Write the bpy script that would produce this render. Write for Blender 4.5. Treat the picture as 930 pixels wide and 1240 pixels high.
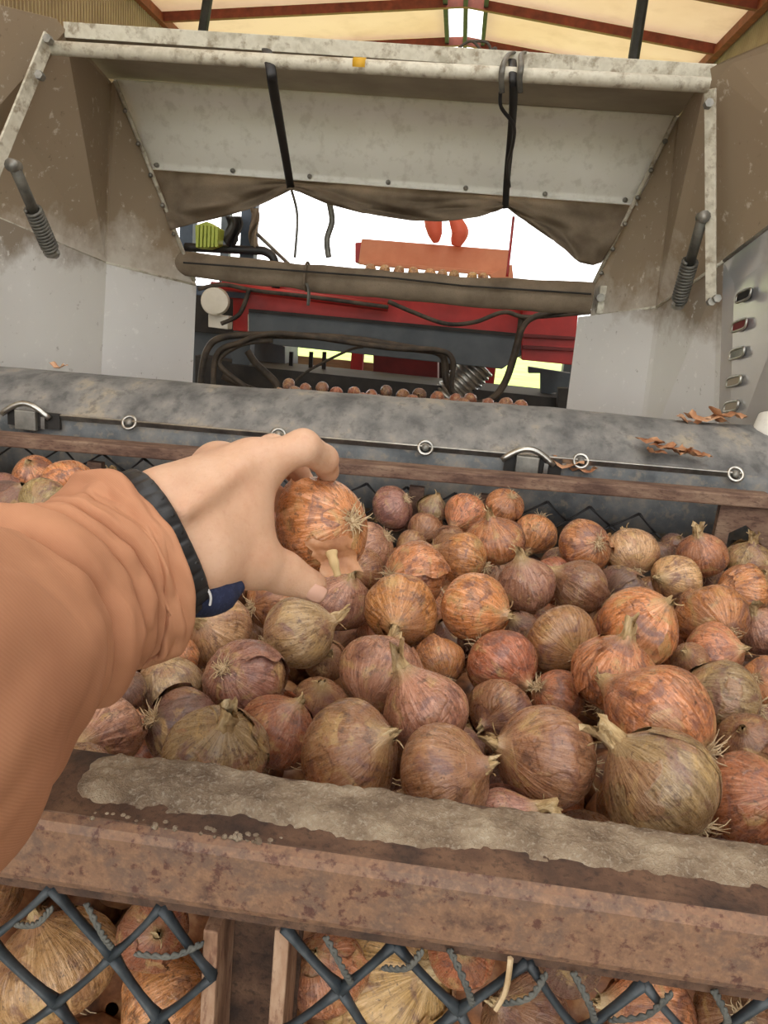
import bpy, math, random
import numpy as np
from math import sin, cos, pi, radians, sqrt, atan2
from mathutils import Vector, Matrix, noise as mnoise

for o in list(bpy.data.objects):
    bpy.data.objects.remove(o)
scene = bpy.context.scene
COL = scene.collection

# ------------------------------------------------------------------ camera
W, H, FPX = 930, 1240, 930.0
YAW, PITCH, ROLL, CAMZ = 4.0, 15.0, 5.5, 1.45
_y, _p, _r = radians(YAW), radians(PITCH), radians(ROLL)
F_ = Vector((-sin(_y)*cos(_p), cos(_y)*cos(_p), -sin(_p)))
R0 = Vector((cos(_y), sin(_y), 0)); U0 = R0.cross(F_)
R_ = R0*cos(_r) + U0*sin(_r); U_ = -R0*sin(_r) + U0*cos(_r)
C_ = Vector((0, 0, CAMZ))
cd = bpy.data.cameras.new('camera'); cam = bpy.data.objects.new('camera', cd); COL.objects.link(cam)
m = Matrix((R_, U_, -F_)).transposed().to_4x4(); m.translation = C_
cam.matrix_world = m
cd.sensor_fit = 'VERTICAL'; cd.sensor_height = 24.0; cd.lens = 24.0*FPX/H
cd.clip_start = 0.02; cd.clip_end = 400
scene.camera = cam

def ray(u, v): return F_ + R_*((u-465)/FPX) + U_*((620-v)/FPX)
def py(u, v, Y): d = ray(u, v); return C_ + d*(Y/d.y)            # pixel to point on the plane y = Y
def pz(u, v, Z): d = ray(u, v); return C_ + d*((Z-CAMZ)/d.z)     # pixel to point on the plane z = Z
def pd(u, v, D): return C_ + ray(u, v)*D                         # pixel to point at optical depth D

# ------------------------------------------------------------------ light
world = bpy.data.worlds.new('world'); scene.world = world; world.use_nodes = True
bg = world.node_tree.nodes['Background']
bg.inputs[0].default_value = (1.0, 0.99, 0.975, 1); bg.inputs[1].default_value = 3.2
sd = bpy.data.lights.new('sun', 'SUN'); sun = bpy.data.objects.new('sun', sd); COL.objects.link(sun)
sd.energy = 6.0; sd.angle = radians(3); sd.color = (1, 0.95, 0.86)
sun.rotation_euler = (radians(-40), radians(12), 0)
scene.view_settings.view_transform = 'Standard'
scene.view_settings.look = 'None'
scene.view_settings.gamma = 1.0
scene.view_settings.use_curve_mapping = False
scene.view_settings.exposure = -0.15

# ------------------------------------------------------------------ helpers
def srgb(r, g, b):
    def f(c):
        c /= 255.0
        return c/12.92 if c <= 0.04045 else ((c+0.055)/1.055)**2.4
    return (f(r), f(g), f(b), 1)

class MB:
    """collects shapes, links them as one mesh object"""
    def __init__(s): s.v = []; s.f = []
    def add(s, vs, fs):
        k = len(s.v); s.v += [tuple(v) for v in vs]; s.f += [tuple(i+k for i in f) for f in fs]; return s
    def box(s, c, h, ax=None):
        c = Vector(c); ax = ax or (Vector((1,0,0)), Vector((0,1,0)), Vector((0,0,1)))
        vs = [c+ax[0]*(h[0]*i)+ax[1]*(h[1]*j)+ax[2]*(h[2]*k) for i in (-1,1) for j in (-1,1) for k in (-1,1)]
        return s.add(vs, [(0,1,3,2),(4,6,7,5),(0,4,5,1),(2,3,7,6),(0,2,6,4),(1,5,7,3)])
    def bar(s, a, b, w, h, up=(0,0,1)):
        a, b = Vector(a), Vector(b); d = b-a; L = d.length; d.normalize()
        up = Vector(up); x = d.cross(up)
        if x.length < 1e-4: x = d.cross(Vector((0,1,0)))
        x.normalize(); z = x.cross(d)
        return s.box((a+b)/2, (L/2, w/2, h/2), (d, x, z))
    def prism(s, pts, off):
        n = len(pts); off = Vector(off)
        vs = [Vector(p) for p in pts]+[Vector(p)+off for p in pts]
        return s.add(vs, [tuple(range(n)), tuple(range(2*n-1, n-1, -1))]+[(i, i+n, (i+1) % n+n, (i+1) % n) for i in range(n)])
    def plate(s, pts, t):
        p = [Vector(q) for q in pts]; n = Vector((0,0,0))
        for i in range(len(p)): n += p[i].cross(p[(i+1) % len(p)])
        n.normalize()
        return s.prism(p, n*t)
    def tube(s, pts, rad, n=8, closed=False, cap=True, flat=1.0):
        P = [Vector(p) for p in pts]; m = len(P)
        rf = rad if callable(rad) else (lambda t: rad)
        prev = None; vs = []; fs = []
        for i in range(m):
            a = P[i-1] if (i > 0 or closed) else P[0]
            b = P[(i+1) % m] if (i < m-1 or closed) else P[-1]
            d = (b-a)
            if d.length < 1e-9: d = Vector((0,0,1))
            d.normalize()
            if prev is None:
                up = Vector((0,0,1)) if abs(d.z) < 0.9 else Vector((0,1,0))
                x = d.cross(up).normalized()
            else:
                x = (prev - d*prev.dot(d))
                x = x.normalized() if x.length > 1e-6 else d.orthogonal().normalized()
            prev = x; y = x.cross(d); r = rf(i/max(1, m-1))
            for k in range(n):
                a_ = 2*pi*k/n
                vs.append(P[i]+x*(r*cos(a_))+y*(r*flat*sin(a_)))
        for i in range(m if closed else m-1):
            j = (i+1) % m
            for k in range(n):
                l = (k+1) % n
                fs.append((i*n+k, i*n+l, j*n+l, j*n+k))
        if cap and not closed:
            fs.append(tuple(range(n))); fs.append(tuple(range((m-1)*n+n-1, (m-1)*n-1, -1)))
        return s.add(vs, fs)
    def disc(s, c, ax, r, t, n=20, r2=None):
        ax = Vector(ax).normalized(); c = Vector(c)
        return s.tube([c, c+ax*t], (lambda q: r if q < .5 else (r2 if r2 is not None else r)), n)
    def ring(s, c, ax, R, r, n=24, k=8):
        ax = Vector(ax).normalized(); x = ax.orthogonal().normalized(); y = ax.cross(x)
        return s.tube([Vector(c)+x*(R*cos(2*pi*i/n))+y*(R*sin(2*pi*i/n)) for i in range(n)], r, k, closed=True)
    def grid(s, fn, nu, nv, wrap=False):
        vs = [fn(i/(nu-(0 if wrap else 1)), j/(nv-1)) for i in range(nu) for j in range(nv)]
        fs = []
        for i in range(nu if wrap else nu-1):
            for j in range(nv-1):
                a = i*nv+j; b = ((i+1) % nu)*nv+j
                fs.append((a, b, b+1, a+1))
        return s.add(vs, fs)
    def data(s, name, mat, smooth=False, loc=(0,0,0)):
        me = bpy.data.meshes.new(name); l = Vector(loc)
        me.from_pydata([tuple(Vector(v)-l) for v in s.v], [], s.f)
        me.validate()
        import bmesh
        b = bmesh.new(); b.from_mesh(me); bmesh.ops.recalc_face_normals(b, faces=b.faces); b.to_mesh(me); b.free()
        if smooth: me.polygons.foreach_set('use_smooth', [True]*len(me.polygons))
        me.materials.append(mat); return me
    def build(s, name, mat, parent=None, smooth=False, bevel=0, solid=0, kind=None):
        loc = parent_world(parent) if parent else Vector((0,0,0))
        me = s.data(name, mat, smooth, loc)
        o = bpy.data.objects.new(name, me); COL.objects.link(o)
        if parent: o.parent = parent
        if solid:
            md = o.modifiers.new('solid', 'SOLIDIFY'); md.thickness = solid; md.offset = 0
        if bevel:
            md = o.modifiers.new('bevel', 'BEVEL'); md.width = bevel; md.segments = 2; md.limit_method = 'ANGLE'
            md.angle_limit = radians(40)
        if kind: o['kind'] = kind
        return o

def parent_world(p):
    l = Vector((0,0,0))
    while p: l += p.location; p = p.parent
    return l
def tag(o, label=None, cat=None, group=None, kind=None):
    if label: o['label'] = label
    if cat: o['category'] = cat
    if group: o['group'] = group
    if kind: o['kind'] = kind
    return o
def thing(name, loc, label, cat, group=None):
    o = bpy.data.objects.new(name, None); COL.objects.link(o); o.location = loc
    o.empty_display_size = 0.05
    return tag(o, label, cat, group)
def spline(pts, n=8):
    P = [Vector(p) for p in pts]; out = []
    for i in range(len(P)-1):
        a = P[max(0, i-1)]; b = P[i]; c = P[i+1]; d = P[min(len(P)-1, i+2)]
        for k in range(n):
            t = k/n
            out.append(0.5*((2*b)+(c-a)*t+(2*a-5*b+4*c-d)*t*t+(3*b-a-3*c+d)*t**3))
    out.append(P[-1]); return out

# ------------------------------------------------------------------ materials
def nodes(name):
    m = bpy.data.materials.new(name); m.use_nodes = True
    nt = m.node_tree; b = nt.nodes['Principled BSDF']
    return m, nt, b
def N(nt, t, **kw):
    n = nt.nodes.new(t)
    for k, v in kw.items():
        if k.startswith('i_'):
            key = k[2:]
            n.inputs[int(key) if key.isdigit() else key.replace('_', ' ')].default_value = v
        else: setattr(n, k, v)
    return n
def ramp(nt, fac, stops):
    r = N(nt, 'ShaderNodeValToRGB'); e = r.color_ramp.elements
    while len(e) > 1: e.remove(e[-1])
    e[0].position, e[0].color = stops[0]
    for p, c in stops[1:]:
        q = e.new(p); q.color = c
    nt.links.new(fac, r.inputs[0]); return r
def g(x): return (x, x, x, 1)
def mixc(nt, fac, a, b, mode='MIX'):
    n = N(nt, 'ShaderNodeMix', data_type='RGBA', blend_type=mode)
    for s, v in ((0, fac), (6, a), (7, b)):
        if hasattr(v, 'links') or hasattr(v, 'is_linked'): nt.links.new(v, n.inputs[s])
        else: n.inputs[s].default_value = v
    return n.outputs[2]
def noise(nt, scale, detail=5, rough=.55, vec=None, dist=0):
    n = N(nt, 'ShaderNodeTexNoise', i_Scale=scale, i_Detail=detail, i_Roughness=rough, i_Distortion=dist)
    if vec is not None: nt.links.new(vec, n.inputs['Vector'])
    return n
def bump(nt, b, h, strength=.3, dist=.002):
    n = N(nt, 'ShaderNodeBump', i_Strength=strength, i_Distance=dist)
    nt.links.new(h, n.inputs['Height']); nt.links.new(n.outputs[0], b.inputs['Normal']); return n
def coord(nt, scale=(1,1,1), kind='Object'):
    t = N(nt, 'ShaderNodeTexCoord'); m = N(nt, 'ShaderNodeMapping'); m.inputs['Scale'].default_value = scale
    nt.links.new(t.outputs[kind], m.inputs[0]); return m.outputs[0]
def mottled(name, cols, scale=8, rough=.6, metal=0, bs=.2, bd=.002, stretch=(1,1,1), fine=None, detail=6, rvar=.0):
    """surface whose colour runs through cols by noise; fine = (scale, colour, amount) adds a speckle"""
    m, nt, b = nodes(name); v = coord(nt, stretch)
    n = noise(nt, scale, detail, .6, v)
    lo, hi = .34, .68
    st = [(lo+(hi-lo)*i/max(1, len(cols)-1), c) for i, c in enumerate(cols)]
    col = ramp(nt, n.outputs[0], st).outputs[0]; h = n.outputs[0]
    if fine:
        n2 = noise(nt, fine[0], 4, .65, v)
        f = ramp(nt, n2.outputs[0], [(.52, g(0)), (.66, g(fine[2]))])
        col = mixc(nt, f.outputs[0], col, fine[1]); h = n2.outputs[0]
    nt.links.new(col, b.inputs['Base Color'])
    b.inputs['Roughness'].default_value = rough; b.inputs['Metallic'].default_value = metal
    if rvar:
        mr = N(nt, 'ShaderNodeMapRange', i_3=rough-rvar, i_4=rough+rvar); nt.links.new(n.outputs[0], mr.inputs[0])
        nt.links.new(mr.outputs[0], b.inputs['Roughness'])
    if bs: bump(nt, b, h, bs, bd)
    return m
def plain(name, c, rough=.5, metal=0): return mottled(name, [c, tuple(x*.85 for x in c[:3])+(1,)], 12, rough, metal, .08, .001)

M = {}
# rusty steel of the crate
def rust():
    m, nt, b = nodes('rusty_steel'); v = coord(nt)
    n1 = noise(nt, 34, 7, .7, v); n2 = noise(nt, 140, 5, .65, v); n3 = noise(nt, 260, 3, .6, v)
    c = ramp(nt, n1.outputs[0], [(.3, srgb(92, 70, 60)), (.45, srgb(138, 106, 84)), (.58, srgb(112, 90, 78)), (.72, srgb(152, 120, 96))]).outputs[0]
    f = ramp(nt, n2.outputs[0], [(.55, g(0)), (.64, g(.8))]); c = mixc(nt, f.outputs[0], c, srgb(82, 48, 44))
    f3 = ramp(nt, n3.outputs[0], [(.5, g(0)), (.75, g(.5))]); c = mixc(nt, f3.outputs[0], c, srgb(172, 134, 104))
    nt.links.new(c, b.inputs['Base Color']); b.inputs['Roughness'].default_value = .62; b.inputs['Metallic'].default_value = .15
    bump(nt, b, n3.outputs[0], .45, .0012); return m
M['rust'] = rust()
M['rust_dark'] = mottled('rust_dark', [srgb(58, 44, 38), srgb(92, 68, 54), srgb(120, 92, 72)], 30, .7, .1, .5, .002, fine=(220, srgb(40, 28, 26), .6))
M['rust_far'] = mottled('rust_brown', [srgb(84, 62, 52), srgb(122, 96, 80), srgb(146, 122, 102)], 14, .8, 0, .4, .002, stretch=(1, 3, 3), fine=(90, srgb(70, 46, 40), .6))
M['rust_bar'] = mottled('rust_bar', [srgb(96, 70, 54), srgb(150, 116, 92), srgb(184, 158, 134)], 40, .75, 0, .4, .001, stretch=(1, 1, .3), fine=(200, srgb(98, 60, 46), .7))
M['sand'] = mottled('dried_sand', [srgb(118, 100, 82), srgb(156, 138, 116), srgb(186, 170, 146)], 34, .95, 0, 1.0, .004, fine=(420, srgb(196, 186, 168), .5), detail=9)
M['net'] = mottled('black_net_plastic', [srgb(30, 36, 42), srgb(52, 60, 66), srgb(78, 84, 88)], 30, .5, 0, .2, .001)
M['rope'] = mottled('grey_cord', [srgb(70, 72, 70), srgb(104, 104, 98)], 60, .9, 0, .4, .001)
M['rubber'] = mottled('dusty_rubber', [srgb(92, 92, 92), srgb(118, 118, 116), srgb(138, 136, 132), srgb(166, 156, 138)], 13, .62, 0, .7, .004, fine=(46, srgb(76, 76, 76), .5), rvar=.12, detail=9, stretch=(1, .7, 1))
M['rubber_flap'] = mottled('grey_rubber_flap', [srgb(76, 82, 86), srgb(106, 110, 112), srgb(140, 136, 128)], 13, .6, 0, .3, .002, fine=(60, srgb(150, 138, 118), .5))
M['bright'] = mottled('bright_zinc', [srgb(150, 150, 146), srgb(210, 208, 200)], 30, .3, .9, .1, .001)
M['zinc'] = mottled('dull_zinc', [srgb(112, 112, 108), srgb(168, 164, 154)], 20, .45, .55, .2, .001)
M['black'] = plain('black_paint', srgb(30, 30, 32), .5)
M['dark'] = mottled('dark_brown', [srgb(26, 25, 24), srgb(52, 48, 44)], 10, .7, 0, .2)
M['cable'] = mottled('dusty_cable', [srgb(34, 32, 30), srgb(84, 74, 62)], 14, .7, 0, .1)
M['spring'] = mottled('grey_spring_steel', [srgb(84, 84, 80), srgb(120, 118, 110)], 30, .5, .4, .1)

def dust_shade_steel(name, base, dust_shade, amount, zlo, zhi, metal=.25, rough=.42):
    """painted steel with brown above a height, caked dirt and painted-in hood shade together, in streaks and splashes"""
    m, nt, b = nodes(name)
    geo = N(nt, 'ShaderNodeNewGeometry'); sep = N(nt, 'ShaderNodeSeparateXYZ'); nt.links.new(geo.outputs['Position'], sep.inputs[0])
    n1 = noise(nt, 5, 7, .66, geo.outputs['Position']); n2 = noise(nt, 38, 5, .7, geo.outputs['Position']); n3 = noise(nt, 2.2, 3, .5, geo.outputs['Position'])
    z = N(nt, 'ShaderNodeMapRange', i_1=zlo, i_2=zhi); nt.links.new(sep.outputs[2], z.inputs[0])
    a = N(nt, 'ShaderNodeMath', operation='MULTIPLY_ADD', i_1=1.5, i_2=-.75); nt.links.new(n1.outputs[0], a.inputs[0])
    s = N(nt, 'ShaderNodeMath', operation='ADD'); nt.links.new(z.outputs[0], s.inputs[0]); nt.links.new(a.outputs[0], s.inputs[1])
    f = ramp(nt, s.outputs[0], [(.25, g(0)), (.62, g(amount))])  # caked dirt and the hood's shade are painted through one height mask
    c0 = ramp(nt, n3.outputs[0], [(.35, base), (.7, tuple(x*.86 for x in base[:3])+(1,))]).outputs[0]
    c = mixc(nt, f.outputs[0], c0, dust_shade)
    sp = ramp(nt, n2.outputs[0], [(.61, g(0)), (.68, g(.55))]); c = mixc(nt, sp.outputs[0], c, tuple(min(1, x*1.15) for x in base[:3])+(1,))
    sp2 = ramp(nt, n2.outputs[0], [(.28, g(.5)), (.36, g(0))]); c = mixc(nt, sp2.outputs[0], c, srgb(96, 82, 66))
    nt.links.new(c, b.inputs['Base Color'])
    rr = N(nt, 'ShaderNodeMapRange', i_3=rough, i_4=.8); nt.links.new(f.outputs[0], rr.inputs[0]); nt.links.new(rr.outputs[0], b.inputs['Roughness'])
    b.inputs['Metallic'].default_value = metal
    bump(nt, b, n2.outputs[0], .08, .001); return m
M['wall_up'] = dust_shade_steel('dust_shade_plate_upper', srgb(222, 216, 204), srgb(164, 146, 122), .95, 1.36, 1.78, metal=.12)
M['wall_lo'] = dust_shade_steel('dust_shade_plate_lower', srgb(238, 238, 236), srgb(146, 130, 108), .9, 1.40, 1.62, metal=.05)
M['stainless'] = mottled('shiny_stainless', [srgb(206, 210, 216), srgb(226, 228, 230)], 4, .2, .65, .06, .004)
M['hood'] = mottled('hood_sheet', [srgb(236, 235, 226), srgb(246, 245, 238)], 3, .55, .05, .05, fine=(30, srgb(170, 164, 146), .25))
M['hood_lip'] = mottled('hood_lip_paint', [srgb(176, 170, 152), srgb(214, 210, 194), srgb(196, 190, 172)], 22, .6, 0, .25, .001, fine=(34, srgb(132, 116, 92), .75))
M['hood_under'] = mottled('hood_under_paint', [srgb(150, 140, 122), srgb(172, 162, 142)], 6, .8, 0, .1)
M['canvas'] = mottled('brown_canvas', [srgb(100, 86, 70), srgb(126, 112, 94), srgb(142, 126, 106)], 7, .9, 0, .25, .002, fine=(300, srgb(96, 82, 68), .3))
M['red'] = mottled('red_paint', [srgb(150, 30, 30), srgb(186, 44, 42)], 6, .45, 0, .05)
M['red_dark'] = mottled('dark_red_paint', [srgb(84, 22, 24), srgb(116, 34, 34)], 6, .6, 0, .05)
M['machine_grey'] = mottled('slate_grey_paint', [srgb(66, 74, 80), srgb(88, 95, 100)], 5, .5, 0, .06)
M['peach'] = mottled('peach_paint', [srgb(206, 132, 96), srgb(220, 152, 116)], 5, .6, 0, .05)
M['white'] = mottled('white_plastic', [srgb(206, 202, 188), srgb(226, 222, 210)], 8, .4, 0, .05)
M['board'] = mottled('brown_board', [srgb(132, 110, 84), srgb(160, 136, 106)], 6, .8, 0, .1, stretch=(1, 1, 6))
M['orange'] = mottled('orange_rubber', [srgb(216, 92, 66), srgb(232, 120, 92)], 8, .6, 0, .05)
M['lime'] = mottled('lime_plastic', [srgb(150, 166, 62), srgb(176, 190, 84)], 12, .5, 0, .1)
M['bluepost'] = mottled('blue_grey_paint', [srgb(58, 70, 86), srgb(84, 98, 116)], 9, .5, .1, .05)
M['yellow'] = plain('yellow_tape', srgb(214, 166, 40), .6)
M['concrete'] = mottled('concrete', [srgb(120, 112, 100), srgb(150, 142, 128)], 2, .9, 0, .3, .004, fine=(40, srgb(98, 88, 76), .4))
M['grass'] = mottled('grass', [srgb(128, 158, 58), srgb(176, 196, 92)], 1.2, .9, 0, .3, .02)
M['steel_post'] = mottled('dark_steel', [srgb(44, 48, 54), srgb(66, 70, 76)], 8, .5, .3, .05)
M['purlin'] = mottled('red_oxide_steel', [srgb(104, 46, 32), srgb(140, 66, 46)], 9, .6, 0, .1)
M['corr'] = mottled('corrugated_sheet', [srgb(160, 142, 124), srgb(182, 164, 144)], 3, .6, .1, .05)
M['tubewhite'] = mottled('white_strip', [srgb(236, 234, 226), srgb(244, 242, 236)], 3, .4, 0, 0)
M['nail'] = plain('fingernail', srgb(224, 180, 160), .28)
M['navy'] = mottled('navy_knit', [srgb(20, 26, 48), srgb(36, 44, 74)], 60, .95, 0, .6, .001, stretch=(1, 1, 1), fine=(500, srgb(60, 68, 100), .4))
M['stitch'] = plain('white_stitch', srgb(226, 226, 226), .8)
M['resin'] = mottled('black_resin', [srgb(26, 28, 30), srgb(44, 46, 50)], 30, .45, 0, .1)
M['skinflake'] = mottled('dry_onion_skin', [srgb(150, 98, 66), srgb(188, 138, 100), srgb(214, 178, 146)], 30, .5, 0, .3, .001)

def roofmat():
    m, nt, b = nodes('cream_roof_sheet'); v = coord(nt)
    n = noise(nt, .35, 5, .6, v); n2 = noise(nt, 2.5, 4, .6, v)
    c = ramp(nt, n.outputs[0], [(.3, srgb(222, 188, 152)), (.6, srgb(240, 212, 182))]).outputs[0]
    f = ramp(nt, n2.outputs[0], [(.5, g(0)), (.8, g(.3))]); c = mixc(nt, f.outputs[0], c, srgb(186, 150, 110))
    t = N(nt, 'ShaderNodeBsdfTranslucent'); d = N(nt, 'ShaderNodeBsdfDiffuse'); mx = N(nt, 'ShaderNodeMixShader', i_0=.14)
    nt.links.new(c, t.inputs[0]); nt.links.new(c, d.inputs[0]); nt.links.new(d.outputs[0], mx.inputs[1]); nt.links.new(t.outputs[0], mx.inputs[2])
    nt.links.new(mx.outputs[0], nt.nodes['Material Output'].inputs[0]); return m
M['roof'] = roofmat()
def ridgemat():
    m, nt, b = nodes('clear_ridge_sheet'); t = N(nt, 'ShaderNodeBsdfTranslucent'); t.inputs[0].default_value = (.9, .9, .88, 1)
    nt.links.new(t.outputs[0], nt.nodes['Material Output'].inputs[0]); return m
M['ridge'] = ridgemat()

def clothmat():
    m, nt, b = nodes('tan_twill'); v = coord(nt)
    n = noise(nt, 9, 5, .6, v); n2 = noise(nt, 120, 3, .6, v)
    c = ramp(nt, n.outputs[0], [(.3, srgb(172, 120, 90)), (.7, srgb(198, 146, 112))]).outputs[0]
    w = N(nt, 'ShaderNodeTexWave', wave_type='BANDS', bands_direction='DIAGONAL', i_Scale=420.0, i_Distortion=.6, i_Detail=1.0)
    nt.links.new(v, w.inputs['Vector'])
    f = ramp(nt, w.outputs[0], [(.3, g(.0)), (.9, g(.11))]); c = mixc(nt, f.outputs[0], c, srgb(150, 92, 60))
    nt.links.new(c, b.inputs['Base Color']); b.inputs['Roughness'].default_value = .92
    if 'Sheen Weight' in b.inputs: b.inputs['Sheen Weight'].default_value = .0
    bump(nt, b, w.outputs[0], .12, .0005); return m
M['cloth'] = clothmat()

def skinmat():
    m, nt, b = nodes('skin'); v = coord(nt)
    n = noise(nt, 28, 5, .6, v); n2 = noise(nt, 260, 3, .6, v); n3 = noise(nt, 700, 2, .5, coord(nt, (1, .25, 1)))
    c = ramp(nt, n.outputs[0], [(.3, srgb(198, 154, 126)), (.5, srgb(208, 168, 140)), (.72, srgb(218, 182, 156))]).outputs[0]
    f = ramp(nt, n2.outputs[0], [(.55, g(0)), (.75, g(.22))]); c = mixc(nt, f.outputs[0], c, srgb(182, 124, 98))
    nt.links.new(c, b.inputs['Base Color']); b.inputs['Roughness'].default_value = .5
    b.inputs['Subsurface Weight'].default_value = .12; b.inputs['Subsurface Radius'].default_value = (.006, .002, .001); b.inputs['Subsurface Scale'].default_value = .5
    bump(nt, b, n3.outputs[0], .35, .0008); return m
M['skin'] = skinmat()

def onionmat():
    m, nt, b = nodes('onion_skin'); tc = N(nt, 'ShaderNodeTexCoord'); oi = N(nt, 'ShaderNodeObjectInfo')
    sep = N(nt, 'ShaderNodeSeparateXYZ'); nt.links.new(tc.outputs['Object'], sep.inputs[0])
    # meridian coordinate: direction around the axis, slowly varying along it
    xy = N(nt, 'ShaderNodeCombineXYZ'); nt.links.new(sep.outputs[0], xy.inputs[0]); nt.links.new(sep.outputs[1], xy.inputs[1])
    nm = N(nt, 'ShaderNodeVectorMath', operation='NORMALIZE'); nt.links.new(xy.outputs[0], nm.inputs[0])
    zc = N(nt, 'ShaderNodeMath', operation='MULTIPLY', i_1=.22); nt.links.new(sep.outputs[2], zc.inputs[0])
    rz = N(nt, 'ShaderNodeMath', operation='MULTIPLY_ADD', i_1=37.0); nt.links.new(oi.outputs['Random'], rz.inputs[0]); nt.links.new(zc.outputs[0], rz.inputs[2])
    zz = N(nt, 'ShaderNodeCombineXYZ'); nt.links.new(rz.outputs[0], zz.inputs[2])
    mer = N(nt, 'ShaderNodeVectorMath', operation='ADD'); nt.links.new(nm.outputs[0], mer.inputs[0]); nt.links.new(zz.outputs[0], mer.inputs[1])
    off = N(nt, 'ShaderNodeCombineXYZ'); r2 = N(nt, 'ShaderNodeMath', operation='MULTIPLY', i_1=91.0); nt.links.new(oi.outputs['Random'], r2.inputs[0])
    nt.links.new(r2.outputs[0], off.inputs[0]); nt.links.new(r2.outputs[0], off.inputs[1])
    loc = N(nt, 'ShaderNodeVectorMath', operation='ADD'); nt.links.new(tc.outputs['Object'], loc.inputs[0]); nt.links.new(off.outputs[0], loc.inputs[1])
    L, ME = loc.outputs[0], mer.outputs[0]
    streak = noise(nt, 9, 5, .62, ME); big = noise(nt, 1.3, 4, .6, L, 1.2); fine = noise(nt, 11, 5, .68, L); patch = noise(nt, 1.25, 3, .5, L, .5)
    base = oi.outputs['Color']
    hsv_d = N(nt, 'ShaderNodeHueSaturation', i_Hue=.493, i_Saturation=1.12, i_Value=.42); nt.links.new(base, hsv_d.inputs['Color'])
    hsv_l = N(nt, 'ShaderNodeHueSaturation', i_Hue=.505, i_Saturation=.74, i_Value=1.65); nt.links.new(base, hsv_l.inputs['Color'])
    s1 = ramp(nt, streak.outputs[0], [(.3, g(.85)), (.5, g(0))]); c = mixc(nt, s1.outputs[0], base, hsv_d.outputs[0])
    s2 = ramp(nt, streak.outputs[0], [(.52, g(0)), (.72, g(.65))]); c = mixc(nt, s2.outputs[0], c, hsv_l.outputs[0])
    vein = noise(nt, 26, 2, .5, ME)
    s3 = ramp(nt, vein.outputs[0], [(.36, g(.5)), (.42, g(0))]); c = mixc(nt, s3.outputs[0], c, hsv_d.outputs[0])
    s4 = ramp(nt, vein.outputs[0], [(.60, g(0)), (.66, g(.35))]); c = mixc(nt, s4.outputs[0], c, hsv_l.outputs[0])
    scuff = noise(nt, 3.2, 8, .72, L, .3)
    s5 = ramp(nt, scuff.outputs[0], [(.54, g(0)), (.64, g(.75))]); c = mixc(nt, s5.outputs[0], c, srgb(82, 54, 44))
    # torn outer skin: papery patches with a hard edge
    p1 = ramp(nt, patch.outputs[0], [(.55, g(0)), (.575, g(.5))]); c = mixc(nt, p1.outputs[0], c, srgb(158, 112, 84))
    p1e = ramp(nt, patch.outputs[0], [(.540, g(0)), (.553, g(.22)), (.557, g(.22)), (.57, g(0))]); c = mixc(nt, p1e.outputs[0], c, srgb(92, 52, 38))
    p2 = ramp(nt, big.outputs[0], [(.54, g(0)), (.64, g(.72))]); c = mixc(nt, p2.outputs[0], c, srgb(118, 80, 74))
    p3 = ramp(nt, big.outputs[0], [(.32, g(.65)), (.44, g(0))]); c = mixc(nt, p3.outputs[0], c, srgb(198, 166, 112))
    d1 = ramp(nt, fine.outputs[0], [(.57, g(0)), (.67, g(.75))]); c = mixc(nt, d1.outputs[0], c, srgb(74, 50, 40))
    # dry pale neck end and dirty root plate
    nk = N(nt, 'ShaderNodeMapRange', i_1=.82, i_2=1.15); nt.links.new(sep.outputs[2], nk.inputs[0])
    c = mixc(nt, nk.outputs[0], c, srgb(186, 158, 116))
    rt = N(nt, 'ShaderNodeMapRange', i_1=-.84, i_2=-.93, i_4=.8); nt.links.new(sep.outputs[2], rt.inputs[0])
    c = mixc(nt, rt.outputs[0], c, srgb(110, 92, 70))
    nt.links.new(c, b.inputs['Base Color'])
    rr = N(nt, 'ShaderNodeMapRange', i_3=.12, i_4=.46); nt.links.new(fine.outputs[0], rr.inputs[0]); nt.links.new(rr.outputs[0], b.inputs['Roughness'])
    b.inputs['Coat Weight'].default_value = .45; b.inputs['Coat Roughness'].default_value = .22
    hsum = N(nt, 'ShaderNodeMath', operation='ADD'); nt.links.new(streak.outputs[0], hsum.inputs[0]); nt.links.new(p1.outputs[0], hsum.inputs[1])
    bump(nt, b, hsum.outputs[0], .3, .03); return m
M['onion'] = onionmat()
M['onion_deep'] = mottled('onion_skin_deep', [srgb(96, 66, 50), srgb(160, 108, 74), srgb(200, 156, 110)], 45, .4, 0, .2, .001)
M['root'] = mottled('root_hair', [srgb(176, 150, 112), srgb(222, 202, 168)], 30, .8, 0, 0)
M['neck'] = mottled('dry_neck', [srgb(142, 112, 72), srgb(196, 168, 122), srgb(222, 202, 164)], 3, .7, 0, .4, .05, stretch=(2, 2, .6))
M['flake'] = mottled('papery_peel', [srgb(144, 92, 68), srgb(184, 130, 98), srgb(212, 170, 140)], 2.5, .45, 0, .3, .05, stretch=(2, 2, .6))

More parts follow.
